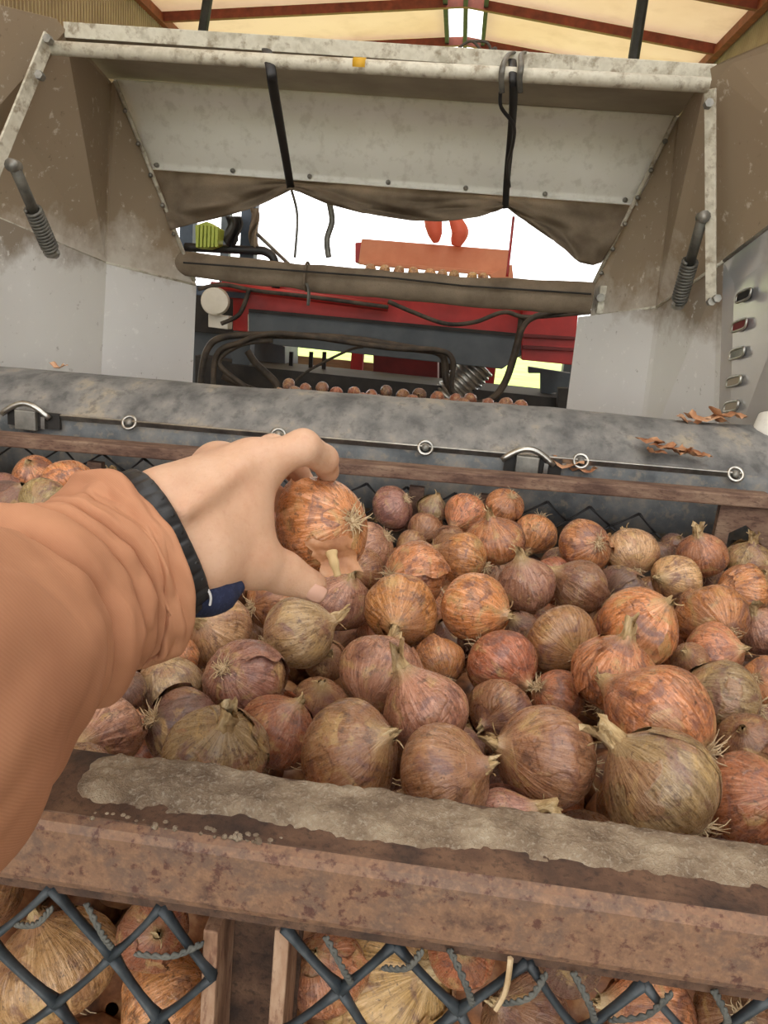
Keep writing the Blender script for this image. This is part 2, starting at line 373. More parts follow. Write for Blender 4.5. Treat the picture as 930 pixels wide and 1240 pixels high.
# ------------------------------------------------------------------ building shell
def structure(o): o['kind'] = 'structure'; return o
structure(MB().box((0, 3, -.05), (9, 10, .05)).build('floor', M['concrete']))
structure(MB().box((0, 60, -.09), (120, 110, .02)).build('ground', M['grass']))
structure(MB().box((0, -12, -.06), (16, 9, .02)).build('yard', M['concrete']))
RX, RZ, SL = -.32, 4.9, .105     # ridge position, height and slope of the roof
EAVE = {-1: 3.6, 1: 2.9}
Y0R, Y1R = -3.0, 19.0
def rp(x, y, s): return (RX+s*x, y, RZ-x*SL)
def roofpiece(s, x0, x1, y0, y1): return [rp(x0, y0, s), rp(x1, y0, s), rp(x1, y1, s), rp(x0, y1, s)]
structure(MB().add(roofpiece(-1, .22, EAVE[-1], Y0R, Y1R), [(0, 1, 2, 3)]).build('ceiling', M['roof']))
mb = MB()      # the other slope, with an unseen opening added to light the pile from above
for q in ((.22, EAVE[1], Y0R, -1.9), (.22, EAVE[1], 1.4, Y1R), (.22, .4, -1.9, 1.4), (2.8, EAVE[1], -1.9, 1.4)):
    mb.add(roofpiece(1, *q), [(0, 1, 2, 3)])
structure(mb.build('ceiling', M['roof']))
mb = MB()
for s_ in (-1, 1): mb.add(roofpiece(s_, 0, .22, Y0R, Y1R), [(0, 1, 2, 3)])
structure(mb.build('ridge_light', M['ridge']))
tr = 0
def trim(mb, mat, **k):
    global tr; tr += 1
    return structure(mb.build('trim_%d' % tr, mat, **k))
for yb in (1.5, 4.2, 6.6, 8.6, 9.9, 11.2, 13.9, 16.6, 18.9):
    for s in (-1, 1):
        trim(MB().bar((RX, yb, RZ-.07), (RX+s*EAVE[s], yb, RZ-EAVE[s]*SL-.07), .06, .10), M['purlin'])
for dx in (-.23, 0, .23):
    trim(MB().bar((RX+dx, Y0R, RZ-.08), (RX+dx, Y1R, RZ-.08), .05, .08), M['dark'])
for s in (-1, 1):
    mb = MB(); n = 150; pts = []
    x0 = RX+s*EAVE[s]
    for i in range(n*4+1):
        y = 4+ 9*i/(n*4); pts.append((x0+.03*[0, 1, 1, 0][i % 4], y))
    vs = []; fs = []
    for i, (x, y) in enumerate(pts):
        vs += [(x, y, 3.3), (x, y, RZ-EAVE[s]*SL+.05)]
        if i: fs.append((2*i-2, 2*i, 2*i+1, 2*i-1))
    mb.add(vs, fs)
    o = mb.build('wall_right' if s > 0 else 'wall_left', M['corr']); structure(o)
    trim(MB().bar((x0-s*.06, 4, RZ-EAVE[s]*SL-.08), (x0-s*.06, Y1R, RZ-EAVE[s]*SL-.08), .08, .1), M['purlin'])
    for yb in (4.2, 13.0):
        trim(MB().box((x0, yb, (RZ-EAVE[s]*SL-.1)/2), (.07, .07, (RZ-EAVE[s]*SL-.1)/2)), M['steel_post'])
for s_ in (-1, 1):                    # unseen side walls added to cut the side light on the crate
    mb = MB(); vs = []; fs = []; x0 = RX+s_*EAVE[s_]
    for i in range(241):
        y = -3+8.5*i/240; x = x0+.03*[0, 1, 1, 0][i % 4]; vs += [(x, y, 0), (x, y, RZ-EAVE[s_]*SL)]
        if i: fs.append((2*i-2, 2*i, 2*i+1, 2*i-1))
    structure(mb.add(vs, fs).build('shade_wall_left' if s_ < 0 else 'shade_wall_right', M['corr']))
# diagonal knee braces and hangers seen above the hood
trim(MB().tube([py(252, -4, 7.5), py(238, 90, 7.5)], .045, 10), M['steel_post'])
trim(MB().tube([py(779, -4, 7.0), py(764, 92, 7.0)], .045, 10), M['steel_post'])

# ------------------------------------------------------------------ onion crate
RAIL = 1.15
XL, XR = -.92, .66
YF, YB = .36, 1.41
crate = thing('onion_crate', (-.1, .9, 0), 'rusty steel crate with black netting sides, filled with onions', 'crate')
MB().box(((XL+XR)/2, YF+.034, RAIL-.024), ((XR-XL)/2, .034, .024)).build('front_rail', M['rust'], crate, bevel=.007)
MB().box(((XL+XR)/2, YF+.0375, RAIL+.0004), ((XR-XL)/2, .0305, .0006)).build('rail_top_scale', M['rust_dark'], crate)
MB().bar((XL, YF+.012, RAIL-.052), (XR, YF+.012, RAIL-.052), .012, .006).build('net_strip', M['rust_dark'], crate)
a, b_ = py(-60, 526, YB-.02), py(932, 606, YB-.02)
MB().bar(a+Vector((0, 0, 0)), b_, .05, .022).build('back_rail', M['rust_far'], crate, bevel=.003)
for x in (XL, XR):
    MB().bar((x, YF, RAIL-.025), (x, YB, (a.z+b_.z)/2-.01 if x < 0 else b_.z-.005), .05, .045).build('side_rail', M['rust'], crate, bevel=.005)
for (x, y) in ((XL, YF+.03), (XR, YF+.03), (XL, YB-.03), (XR, YB-.03)):
    zt = RAIL-.05 if y < 1 else (a.z if x < 0 else b_.z)-.012
    MB().box((x, y, zt/2), (.03, .03, zt/2)).build('corner_post', M['rust_far'], crate, bevel=.003)
MB().box(((XL+XR)/2, (YF+YB)/2, .14), ((XR-XL)/2, (YB-YF)/2, .02)).build('floor_board', M['board'], crate)
for x in (XL, XR):
    MB().bar((x, YF, .12), (x, YB, .12), .06, .08).build('skid', M['rust'], crate)
for y in (YF+.03, YB-.03):
    MB().bar((XL, y, .2), (XR, y, .2), .05, .05).build('bottom_rail', M['rust'], crate)
# front upright: open channel, two flanges towards the viewer and a web set back
fy = YF+.014
for u in (258, 343):
    p = py(u, 1135, fy); MB().box((p.x, fy+.014, (p.z+.2)/2), (.0045, .02, (p.z-.2)/2+.01)).build('upright_flange', M['rust_bar'], crate, bevel=.001)
pa, pb = py(258, 1135, fy), py(343, 1135, fy)
MB().box(((pa.x+pb.x)/2, fy+.042, .64), ((pb.x-pa.x)/2+.006, .003, .46)).build('upright_web', M['rust_dark'], crate)
for (u, v) in ((114, 560), (592, 600), (505, 590)):
    p = py(u, v, YB-.02); MB().box((p.x, YB-.012, p.z/2+.1), (.014, .008, p.z/2-.1)).build('back_upright', M['rust_far'], crate)
# knee bracket in the back right corner
p = py(905, 628, YB-.03)
MB().prism([(p.x-.05, YB-.03, p.z+.02), (p.x+.05, YB-.03, p.z+.02), (p.x+.05, YB-.03, p.z-.2), (p.x+.028, YB-.03, p.z-.2), (p.x+.024, YB-.03, p.z-.03), (p.x, YB-.03, p.z-.012), (p.x-.026, YB-.03, p.z-.03), (p.x-.026, YB-.03, p.z-.1), (p.x-.05, YB-.03, p.z-.1)], (0, .015, 0)).build('corner_bracket', M['rust_far'], crate)

random.seed(5)
def strand(mb, a, b, r, sag=.002, n=5, flat=.6):
    a, b = Vector(a), Vector(b); pts = []
    for i in range(n+1):
        t = i/n; q = a.lerp(b, t); q.z -= sag*4*t*(1-t); pts.append(q)
    mb.tube(pts, lambda t: r*(1+.55*(abs(2*t-1)**3)), 7, flat=flat)
# front netting: two rows of large diamonds, every strand its own piece
fx0 = py(135, 1147, fy).x; DW, DH = .0705, .046; ztop = py(135, 1147, fy).z
def fnode(i, j):
    rr = random.Random(i*31+j*7)
    return Vector((fx0+(i+.5*(j % 2))*DW+rr.uniform(-.004, .004), fy-.006+rr.uniform(-.002, .002), ztop-j*DH*.92+rr.uniform(-.004, .004)))
for j in range(-1, 9):
    for i in range(-5, 7):
        p = fnode(i, j)
        if pa.x-.012 < p.x < pb.x+.012 and False: continue
        for q in (fnode(i, j+1), fnode(i-1 if j % 2 == 0 else i+1, j+1)):
            mid = (p+q)/2
            if pa.x < mid.x < pb.x: continue
            if j == -1 and p.z > RAIL-.06:
                pp = q.lerp(p, min(1, (RAIL-.052-q.z)/(p.z-q.z)))
            else: pp = p
            mb = MB(); strand(mb, pp, q, .0036); mb.build('net_strand', M['net'], crate, smooth=True)
# side and lower netting away from view is left to the posts; back netting shows between rail and pile
bx0 = py(655, 640, YB).x
def bnode(i, j):
    rr = random.Random(i*13+j*5)
    return Vector((bx0+(i+.5*(j % 2))*.085+rr.uniform(-.006, .006), YB-.004, py(700, 612, YB).z-j*.032+rr.uniform(-.003, .003)))
for j in range(0, 4):
    for i in range(-12, 3):
        p = bnode(i, j)
        for q in (bnode(i, j+1), bnode(i-1 if j % 2 == 0 else i+1, j+1)):
            if q.x < XL or q.x > XR: continue
            mb = MB(); strand(mb, p, q, .0030, .001, 3); mb.build('net_strand', M['black'], crate, smooth=True)
# lashing cords that tie the front netting to its strip
def twisted(pts, r, name='lashing_cord', par=crate):
    P = spline(pts, 18)
    for s in (0, pi):
        mb = MB(); Q = []
        for i, p in enumerate(P):
            a_ = i*.75+s; Q.append(p+Vector((cos(a_)*r*.7, 0, sin(a_)*r*.7)))
        mb.tube(Q, r*.75, 5)
        mb.build(name, M['rope'], par, smooth=True)
for (u0, v0, u1, v1) in ((105, 1095, 135, 1147), (20, 1120, 62, 1100), (165, 1155, 245, 1142), (395, 1135, 425, 1190), (465, 1172, 510, 1152), (545, 1150, 572, 1215), (610, 1215, 660, 1180), (695, 1178, 720, 1235), (740, 1235, 812, 1203), (865, 1200, 880, 1240)):
    A, B = py(u0, v0, fy-.012), py(u1, v1, fy-.012)
    twisted([A, A.lerp(B, .5)+Vector((.003, -.003, -.002)), B], .0017)
B = py(618, 1160, fy-.014)
MB().tube(spline([B, B+Vector((0, -.002, -.02)), B+Vector((-.004, -.003, -.034))], 5), .0018, 5).build('straw_tie', M['root'], crate)

# dried sand lying on the front rail
def sandtop(x, y):
    t = (y-YF)/.068
    n1 = mnoise.noise((x*11, y*30, 3.1)); n2 = mnoise.noise((x*60, y*60, 1.7)); n3 = mnoise.noise((x*170, y*170, 8.7))
    border = .27+.13*n1+.06*mnoise.noise((x*5, 0, 0))+max(0, x-.0)*.35
    if x < -.085: border += .0
    h = .0075*min(1, max(0, (t-border)*4.5))
    h *= min(1, (1.05-t)*6)
    h += (.0022*n1+.0030*n2+.0020*n3)*(1 if h > .001 else 0)
    left = min(1, max(0, (x+.205)/.02)); h *= left
    h += .006*max(0, 1-((x+.13)/.06)**2)*max(0, t-.5)
    return RAIL-.0012+max(0, h) if h > .0004 else RAIL-.004
MB().grid(lambda u, v: Vector((-.26+.92*u, YF+.004+.062*v, sandtop(-.26+.92*u, YF+.004+.062*v))), 420, 44).build('dried_sand', M['sand'], crate, smooth=True)
mb = MB()
rs = random.Random(3)
for k in range(60):
    x = rs.choice([rs.gauss(-.135, .022), rs.gauss(-.085, .01)]); r = rs.uniform(.0006, .0017)
    p = Vector((x, YF+.009+rs.uniform(-.003, .003), RAIL+r*.2)); mb.disc(p-Vector((0, 0, r*.3)), (rs.uniform(-.3, .3), rs.uniform(-.3, .3), 1), r*1.6, r*1.1, 7, r*.8)
mb.build('dried_crumbs', M['sand'], crate, smooth=True, kind='stuff')

# ------------------------------------------------------------------ rubber lip of the hopper
hopper = thing('receiving_hopper', (-.25, 2.1, 0), 'dusty pale steel receiving hopper with hood and flared side plates behind crate', 'hopper')
A, B = py(-120, 436, 1.68), py(1010, 524, 1.68)
def lip(mb, prof, nx=90, amp=.006):
    n = len(prof)
    def fn(u, v):
        y, z = prof[round(v*(n-1))]
        c = A.lerp(B, u); w = amp*mnoise.noise((c.x*3, y*4, 1.0))+amp*.4*mnoise.noise((c.x*11, y*9, 5))
        return Vector((c.x, y+w*.5, c.z+z+w))
    return mb.grid(fn, nx, n)
prof = []
for i in range(15):
    t = i/14; prof.append((1.505+.175*t, -.078+.078*sin(t*pi/2)**1.0))
for i in range(1, 10):
    t = i/9; prof.append((1.68+.09*sin(t*pi/2), -.12*(1-cos(t*pi/2))))
prof.append((1.775, -.5))
rub = lip(MB(), prof).build('rubber_lip', M['rubber'], hopper, smooth=True, solid=.006)
lip(MB(), [(1.502, -.074), (1.497, -.09), (1.490, -.12), (1.486, -.15), (1.486, -.2)], amp=.003).build('rubber_flap', M['rubber_flap'], hopper, smooth=True, solid=.005)
dz = Vector((0, 0, 1)); nrm = Vector((0, -.85, .5))
def onstrip(u):  # point on the clamp strip in the column near pixel u
    v = 505+(u-70)*(575-505)/820.; p = py(u, v, 1.485); return p
s0, s1 = onstrip(72), onstrip(896)
MB().bar(s0, s1, .004, .013, up=Vector((0, -.5, .85))).build('clamp_strip', M['bright'], hopper, bevel=.001)
for u in (157, 337, 515, 703, 890):
    c = onstrip(u)+nrm*.003
    st = MB().ring(c, nrm, .0135, .0035, 24, 8).build('eyelet', M['bright'], hopper, smooth=True)
    MB().disc(c-nrm*.002, nrm, .0085, .008, 14, .006).build('bolt', M['zinc'], st, smooth=True)
# latch clips
for (u, v) in ((33, 506), (638, 562)):
    c = py(u, v, 1.478)
    gap = MB().box(c+Vector((.012, .006, -.002)), (.055, .004, .016)).build('latch_recess', M['dark'], hopper)
    MB().box(c+Vector((.0, -.004, -.004)), (.022, .006, .02)).build('latch_block', M['zinc'], hopper, bevel=.002)
    arc = [c+Vector((-.05+.1*i/12, -.006, .004+.026*sin(pi*i/12))) for i in range(13)]
    MB().tube(arc, .006, 8).build('latch_bow', M['bright'], hopper, smooth=True)
    MB().box(c+Vector((.036, -.003, -.006)), (.004, .004, .012)).build('latch_pin', M['bright'], hopper)

# ------------------------------------------------------------------ hopper side plates
def P(*q): return [py(*x) for x in q]
T = .004
def plate(pts, mat, name, par=hopper): return MB().plate(pts, T).build(name, mat, par)
Lseam_n, Lseam_c, Lseam_e = py(-90, 226, 1.62), py(128, 318, 2.2), py(237, 345, 2.45)
Lbot_n, Lbot_c, Lbot_e = py(-90, 520, 1.62), py(117, 540, 2.2), py(229, 545, 2.45)
plate([Lbot_n, Lbot_c, Lseam_c, Lseam_n], M['wall_lo'], 'side_plate')
plate([Lbot_c, Lbot_e, Lseam_e, Lseam_c], M['wall_lo'], 'side_plate')
Ltop = P((134, 100, 2.24), (78, 36, 1.83), (66, 22, 1.8), (0, 6, 1.68), (-90, -16, 1.58))
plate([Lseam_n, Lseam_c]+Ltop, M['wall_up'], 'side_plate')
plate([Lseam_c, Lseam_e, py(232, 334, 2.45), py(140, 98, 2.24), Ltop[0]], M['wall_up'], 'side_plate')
Rseam_n, Rseam_c, Rseam_e = py(1010, 214, 1.58), py(795, 372, 2.2), py(715, 383, 2.45)
Rmid = py(876, 316, 1.9)
Rbot_n, Rbot_c, Rbot_e = py(1010, 600, 1.58), py(766, 585, 2.2), py(676, 570, 2.45)
Rbot_m = py(868, 590, 1.9)
plate([Rbot_m, Rbot_c, Rseam_c, Rmid], M['wall_lo'], 'side_plate')
plate([Rbot_n, Rbot_m, Rmid, Rseam_n], M['stainless'], 'stainless_side_plate')
plate([Rbot_c, Rbot_e, py(700, 384, 2.45), Rseam_e, Rseam_c], M['wall_lo'], 'side_plate')
Rtop = P((822, 142, 2.24), (858, 84, 1.83), (880, 72, 1.78), (1010, 18, 1.56))
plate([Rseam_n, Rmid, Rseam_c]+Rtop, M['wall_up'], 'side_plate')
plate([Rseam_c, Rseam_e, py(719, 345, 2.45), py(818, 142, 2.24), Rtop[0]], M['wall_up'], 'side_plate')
# folded seams
def seam(a, b, r=.004, mat='hood_lip', off=(0, -.004, 0)): MB().tube([a+Vector(off), b+Vector(off)], r, 6).build('seam', M[mat], hopper, smooth=True)
seam(Lseam_n, Lseam_c); seam(Lseam_c, Lseam_e); seam(Rseam_n, Rmid, .004, 'zinc'); seam(Rmid, Rseam_c); seam(Rseam_c, Rseam_e)
seam(py(140, 98, 2.23), py(236, 340, 2.44), .006); seam(py(818, 142, 2.23), py(717, 347, 2.44), .006)
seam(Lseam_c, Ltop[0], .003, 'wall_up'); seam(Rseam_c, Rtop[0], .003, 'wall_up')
# rivets along the sheet edges
for (a, b, n) in ((py(143, 110, 2.22), py(230, 330, 2.42), 6), (py(815, 150, 2.22), py(722, 342, 2.42), 6)):
    for i in range(n): MB().disc(a.lerp(b, (i+.6)/n)+Vector((0, -.008, 0)), (0, -1, 0), .007, .006, 10, .004).build('rivet', M['zinc'], hopper, smooth=True)
# stiffener strips that carry the springs
MB().bar(py(60, 44, 1.74), py(-14, 224, 1.62), .03, .006, up=(1, -.3, 0)).build('stiffener', M['hood_lip'], hopper, bevel=.001)
MB().bar(py(860, 108, 1.76), py(861, 366, 1.86), .022, .008, up=(-.6, -1, 0)).build('stiffener', M['hood_lip'], hopper, bevel=.001)
for (u, v, y) in ((861, 366, 1.84), (858, 126, 1.74), (868, 362, 1.83), (58, 48, 1.72), (48, 92, 1.70)):
    MB().disc(py(u, v, y)+Vector((0, .01, 0)), (0, -1, .1), .009, .016, 6).build('bolt', M['zinc'], hopper)
# slots punched through the stainless plate
for (u, v, k) in ((900, 358, 'dark'), (895, 394, 'red_dark'), (892, 428, 'zinc'), (888, 462, 'hood_under'), (885, 492, 'hood_under')):
    d = (Rseam_n-Rmid).normalized(); d.z = 0; d.normalize(); t = (u-868)/142.
    y = 1.9+(1.58-1.9)*t; p = py(u, v, y-.012)
    n_ = Vector((-abs(d.y), -abs(d.x), 0)).normalized()
    f = MB(); w, h = .026, .011
    loop = []
    for q in range(20):
        an = 2*pi*q/20; cx = math.copysign(abs(cos(an))**.45, cos(an)); cz = math.copysign(abs(sin(an))**.45, sin(an))
        loop.append(p+d*(w*cx)+dz*(h*cz+.25*w*cx))
    o = f.tube(loop, .0028, 6, closed=True).build('slot_rim', M['bright'], hopper, smooth=True)
    MB().prism([x for x in loop], -n_*.004).build('slot_opening', M[k], o)
# small pale guard on the far right of the lip
c = py(940, 520, 1.66)
MB().tube([c+Vector((-.0, 0, -.02)), c+Vector((.0, .0, .0)), c+Vector((0, .01, .03))], lambda t: .055*(1-.35*t), 16).build('end_guard', M['hood'], hopper, smooth=True)

# drips of white paint on the upper left plate
_a, _b, _c = Lseam_n, Lseam_c, Ltop[0]; _n = (_b-_a).cross(_c-_a).normalized()
def onplate(u, v): d = ray(u, v); return C_+d*((_a-C_).dot(_n)/d.dot(_n))-d*.004
for pts, w in ((((70, 70), (78, 95), (86, 125)), .004), (((87, 128), (90, 140)), .006), (((91, 144), (94, 154)), .005), (((30, 40), (18, 70), (8, 110)), .006), (((20, 45), (12, 62)), .005), (((60, 92), (66, 108)), .004), (((110, 60), (116, 84)), .005)):
    MB().tube([onplate(*p) for p in pts], w, 6, flat=.3).build('paint_drip', M['hood'], hopper, smooth=True)

# gas spring with a coil at each side
def spring(u0, v0, y0, u1, v1, y1):
    a, b = py(u0, v0, y0), py(u1, v1, y1); d = (b-a); L = d.length; d.normalize()
    root = MB().tube([a, a.lerp(b, .5)], .0115, 12).build('spring_sleeve', M['spring'], hopper, smooth=True)
    x = d.orthogonal().normalized(); y = d.cross(x); turns = 13; pts = []
    for i in range(turns*12+1):
        t = i/(turns*12); an = 2*pi*turns*t
        pts.append(a+d*(L*(.47+.48*t))+x*(.0155*cos(an))+y*(.0155*sin(an)))
    MB().tube(pts, .0042, 6).build('coil', M['spring'], root, smooth=True)
    MB().tube([a.lerp(b, .45), b], .009, 10).build('rod', M['dark'], root, smooth=True)
    for e in (a, b): MB().disc(e+Vector((0, .012, 0)), (0, -1, 0), .013, .026, 10).build('pivot_bolt', M['zinc'], root, smooth=True)
spring(17, 201, 1.60, 63, 306, 1.74)
spring(851, 263, 1.82, 821, 369, 1.98)

# ------------------------------------------------------------------ hood
hl, hr = py(62, 58, 1.75), py(858, 103, 1.75)
pipe = MB().tube([hl, hl.lerp(hr, .5)+Vector((0, 0, -.002)), hr], .014, 14).build('hood_pipe', M['hood_lip'], hopper, smooth=True)
t = py(447, 84, 1.75); ax = (hr-hl).normalized()
MB().tube([hl.lerp(hr, .475), hl.lerp(hr, .494)], .0146, 14).build('tape_mark', M['yellow'], pipe, smooth=True)
ul, ur = py(78, 36, 1.83), py(866, 88, 1.83)
MB().bar(ul, ur, .006, .03, up=(0, -.2, 1)).build('hood_lip', M['hood_lip'], hopper, bevel=.001)
k1, k2 = py(138, 96, 2.24), py(822, 140, 2.24)
MB().plate([py(66, 34, 1.83), ur, k2, py(126, 95, 2.26)], .004).build('hood_top_plate', M['hood_under'], hopper)
c1, c2 = py(180, 206, 2.35), py(771, 250, 2.35)
def sheet(u, v):
    a = k1.lerp(c1, v); b = k2.lerp(c2, v); p = a.lerp(b, u)
    p.y += .012*sin(v*pi*2.0)-.02*max(0, v-.93)/.07
    return p
MB().grid(sheet, 40, 30).build('hood_sheet', M['hood'], hopper, smooth=True, solid=.003)
for u in (190, 282, 375, 470, 564, 660, 757):
    p = py(u, 207+(u-190)*43/577.-7, 2.33); MB().disc(p, (0, -1, -.1), .0075, .012, 8, .005).build('bolt', M['zinc'], hopper, smooth=True)

# straps holding the curtain up
def strap(pts, w, name='strap', mat='black', par=hopper, fl=.25): MB().tube(spline(pts, 8), w, 8, flat=fl).build(name, M[mat], par, smooth=True)
strap([py(323, 60, 1.80), py(328, 84, 1.73), py(332, 112, 1.78), py(344, 180, 2.1), py(352, 228, 2.31)], .011)
strap([py(620, 72, 1.80), py(622, 100, 1.73), py(620, 150, 1.9), py(614, 215, 2.2), py(612, 252, 2.31)], .009)
strap([py(606, 112, 1.76), py(607, 130, 1.8), py(622, 152, 1.85), py(621, 175, 1.95), py(615, 200, 2.1), py(617, 226, 2.25)], .004, 'loose_cord', fl=1)
for du in (0, 22):
    pts = [py(608+du, 112, 1.74), py(607+du, 96, 1.72), py(609+du, 80, 1.72), py(616+du*.7, 66, 1.8), py(626+du*.5, 64, 1.84), py(632+du*.3, 72, 1.86)]
    strap(pts, .006, 'cord_loop', 'spring', fl=.5)
for pts in (((545, 72), (556, 58), (572, 50), (585, 66)), ((572, 50), (590, 52), (597, 70)), ((590, 66), (600, 58), (600, 74))):
    strap([py(u, v, 1.9) for u, v in pts], .003, 'wire_end', 'cable', fl=1)

# ------------------------------------------------------------------ canvas curtain and wrapped beam
bottom = [(206, 279), (222, 274), (262, 264), (300, 254), (332, 240), (353, 229), (365, 233), (395, 246), (440, 258), (500, 267), (540, 268), (580, 262), (602, 255), (613, 250), (628, 262), (660, 284), (685, 302), (700, 317), (718, 321), (728, 318)]
def bot(t):
    x = t*(len(bottom)-1); i = min(len(bottom)-2, int(x)); k = x-i
    return bottom[i][0]*(1-k)+bottom[i+1][0]*k, bottom[i][1]*(1-k)+bottom[i+1][1]*k
def curtain(u, v):
    tu = 181+u*590; tv = 204+u*44
    t = u; bu, bv = bot(t)
    uu = tu*(1-v)+(bu)*v; vv = tv*(1-v)+bv*v
    fold = .028*sin(u*21+v*5)*v+.02*sin(u*47-v*9)*v*v+.03*mnoise.noise((u*9, v*5, 2))*v
    gather = -.03*math.exp(-((uu-352)/22)**2)-.03*math.exp(-((uu-613)/22)**2)
    return py(uu, vv, 2.36+fold*1.1+gather*v)
cur = MB().grid(curtain, 120, 24).build('canvas_curtain', M['canvas'], hopper, smooth=True, solid=.003)
tag(cur, 'brown canvas curtain gathered in scallops')
beam = thing('wrapped_beam', py(467, 335, 2.42), 'long cross beam wrapped in brown canvas below the scalloped curtain', 'beam')
bl, br = py(216, 318, 2.42), py(716, 362, 2.42)
def beamf(u, v):
    c = bl.lerp(br, u); r = .036+.010*u+.004*mnoise.noise((u*14, v*3, 0))
    an = 2*pi*v; sag = -.012*sin(pi*u)
    return c+Vector((0, r*cos(an)*.8, sag+r*sin(an)*(1.0)+.006*mnoise.noise((u*9, cos(an), sin(an)))))
mb = MB().grid(beamf, 60, 24)
mb.add([beamf(0, j/23) for j in range(23)], [tuple(range(23))]); mb.add([beamf(1, j/23) for j in range(23)], [tuple(range(23))])
mb.build('canvas_wrap', M['canvas'], beam, smooth=True)
MB().tube([py(222, 318, 2.36), py(470, 336, 2.37), py(560, 346, 2.37), py(716, 356, 2.37)], .003, 6).build('wrap_fold', M['dark'], beam)
c = bl.lerp(br, .32); MB().ring(c+Vector((0, 0, -.008)), br-bl, .042, .004, 20, 6).build('tie_band', M['canvas'], beam, smooth=True)
MB().tube(spline([py(371, 343, 2.37), py(374, 352, 2.36), py(373, 370, 2.36)], 5), .006, 6, flat=.5).build('hanging_tie', M['spring'], beam, smooth=True)
for (e, s) in ((bl, -1), (br, 1)):
    br_ = MB().box(e+Vector((s*.03, .0, 0)), (.012, .02, .04)).build('end_bracket', M['hood_lip'], beam, bevel=.002)
    MB().disc(e+Vector((s*.02, -.02, .005)), (0, -1, 0), .012, .02, 10).build('bracket_bolt', M['zinc'], br_)
# legs carry the hopper
for (x, y) in ((-1.02, 1.75), (-1.0, 2.4), (.72, 1.75), (.55, 2.4)):
    MB().box((x, y, .6), (.03, .03, .6)).build('leg', M['zinc'], hopper)

# cords seen against the bright yard
for pts, lab in ((((353, 230), (360, 262), (357, 312)), 'thin grey cord hanging straight below first curtain gather'), (((399, 246), (402, 268), (396, 290), (398, 312)), 'frayed grey strap hanging in the bright gap beside the peach housing'), (((622, 262), (619, 290), (614, 335)), 'thin red cord hanging below second curtain gather')):
    mb = MB().tube(spline([py(u, v, 2.44) for u, v in pts], 6), .004 if 'frayed' not in lab else .009, 6, flat=.5)
    tag(mb.build('hanging_cord', M['red' if 'red' in lab else 'spring'], None, smooth=True), lab, 'cord')

# ------------------------------------------------------------------ grading machine behind the hopper
mach = thing('grading_machine', (-.3, 4.2, 0), 'red and slate grey onion grading machine behind the hopper', 'machine')
def slab(name, px, Y, th, mat, par=mach, bevel=.004): return MB().prism([py(u, v, Y) for u, v in px], (0, th, 0)).build(name, M[mat], par, bevel=bevel)
slab('red_beam', [(268, 330), (645, 362), (645, 410), (300, 380), (300, 402), (282, 400), (282, 362), (268, 360)], 4.25, .18, 'red')
slab('front_panel', [(301, 376), (640, 408), (634, 428), (608, 447), (335, 418), (301, 408)], 4.2, .05, 'machine_grey')
slab('panel_edge', [(301, 374), (640, 405), (640, 409), (301, 378)], 4.18, .06, 'dark', bevel=0)
slab('red_end_box', [(632, 362), (701, 372), (694, 442), (632, 436)], 4.15, .3, 'red')
for v0 in (404, 418):
    slab('ridge', [(633, v0), (697, v0+4), (697, v0+8), (633, v0+5)], 4.12, .04, 'red_dark')
MB().tube([py(256, 346, 4.15), py(300, 350, 4.15), py(470, 372, 4.15)], .022, 8).build('rail_tube', M['red'], mach, smooth=True)
MB().tube([py(392, 345, 4.1), py(640, 372, 4.1)], .02, 8).build('pink_rail', M['peach'], mach, smooth=True)
lamp = MB().disc(py(263, 365, 4.05), (0, -1, 0), .07, .06, 28).build('work_lamp', M['white'], mach, smooth=False, bevel=.006)
MB().disc(py(263, 365, 3.99), (0, -1, 0), .058, .006, 28).build('lens', M['white'], lamp)
slab('lamp_box', [(252, 380), (277, 383), (276, 399), (252, 396)], 4.05, .08, 'white')
slab('dark_housing', [(232, 392), (300, 400), (345, 420), (345, 520), (232, 510)], 4.7, .4, 'machine_grey')
slab('dark_gap_cover', [(215, 348), (284, 354), (284, 406), (215, 400)], 4.62, .3, 'dark')  # dark slab added to darken the bright gap beside the lamp
slab('drive_guard', [(236, 430), (290, 440), (286, 500), (236, 496)], 4.4, .15, 'dark')
slab('back_board', [(330, 428), (455, 440), (455, 452), (425, 450), (330, 446)], 5.6, .04, 'board')
slab('dark_gap_panel', [(290, 462), (452, 470), (600, 481), (600, 560), (290, 540)], 5.9, .05, 'dark')  # dark slabs added to darken the open gaps behind the machine
slab('dark_gap_panel', [(452, 425), (598, 436), (598, 490), (452, 480)], 5.95, .05, 'dark')
slab('maroon_box', [(452, 428), (530, 434), (530, 480), (452, 476)], 5.0, .4, 'red_dark')
for u in (353, 377, 393):
    MB().bar(py(u, 426, 4.6), py(u-2, 475, 4.6), .022, .022).build('guide_bar', M['dark'], mach)
p0, p1 = py(582, 440, 4.35), py(532, 492, 4.35); d = (p1-p0).normalized()
duct = MB().tube([p0, p1], .085, 18).build('duct', M['zinc'], mach, smooth=True)
for i in range(12): MB().ring(p0.lerp(p1, (i+.3)/12), d, .088, .009, 20, 5).build('duct_rib', M['bright'], duct, smooth=True)
strapx = lambda pts, w, Y, name='cable': MB().tube(spline([py(u, v, Y) for u, v in pts], 8), w, 6).build(name, M['cable'], mach, smooth=True)
strapx([(242, 470), (250, 425), (272, 408), (330, 406), (420, 410), (500, 422), (535, 430), (541, 462), (560, 486), (590, 486), (612, 462), (628, 410), (632, 385)], .018, 3.95)
strapx([(258, 480), (262, 430), (290, 415), (340, 404), (470, 421), (528, 424), (548, 436), (548, 474), (575, 490), (606, 474), (622, 430), (640, 388), (690, 374)], .014, 3.9)
strapx([(300, 470), (265, 440), (290, 418), (330, 412)], .014, 3.92)
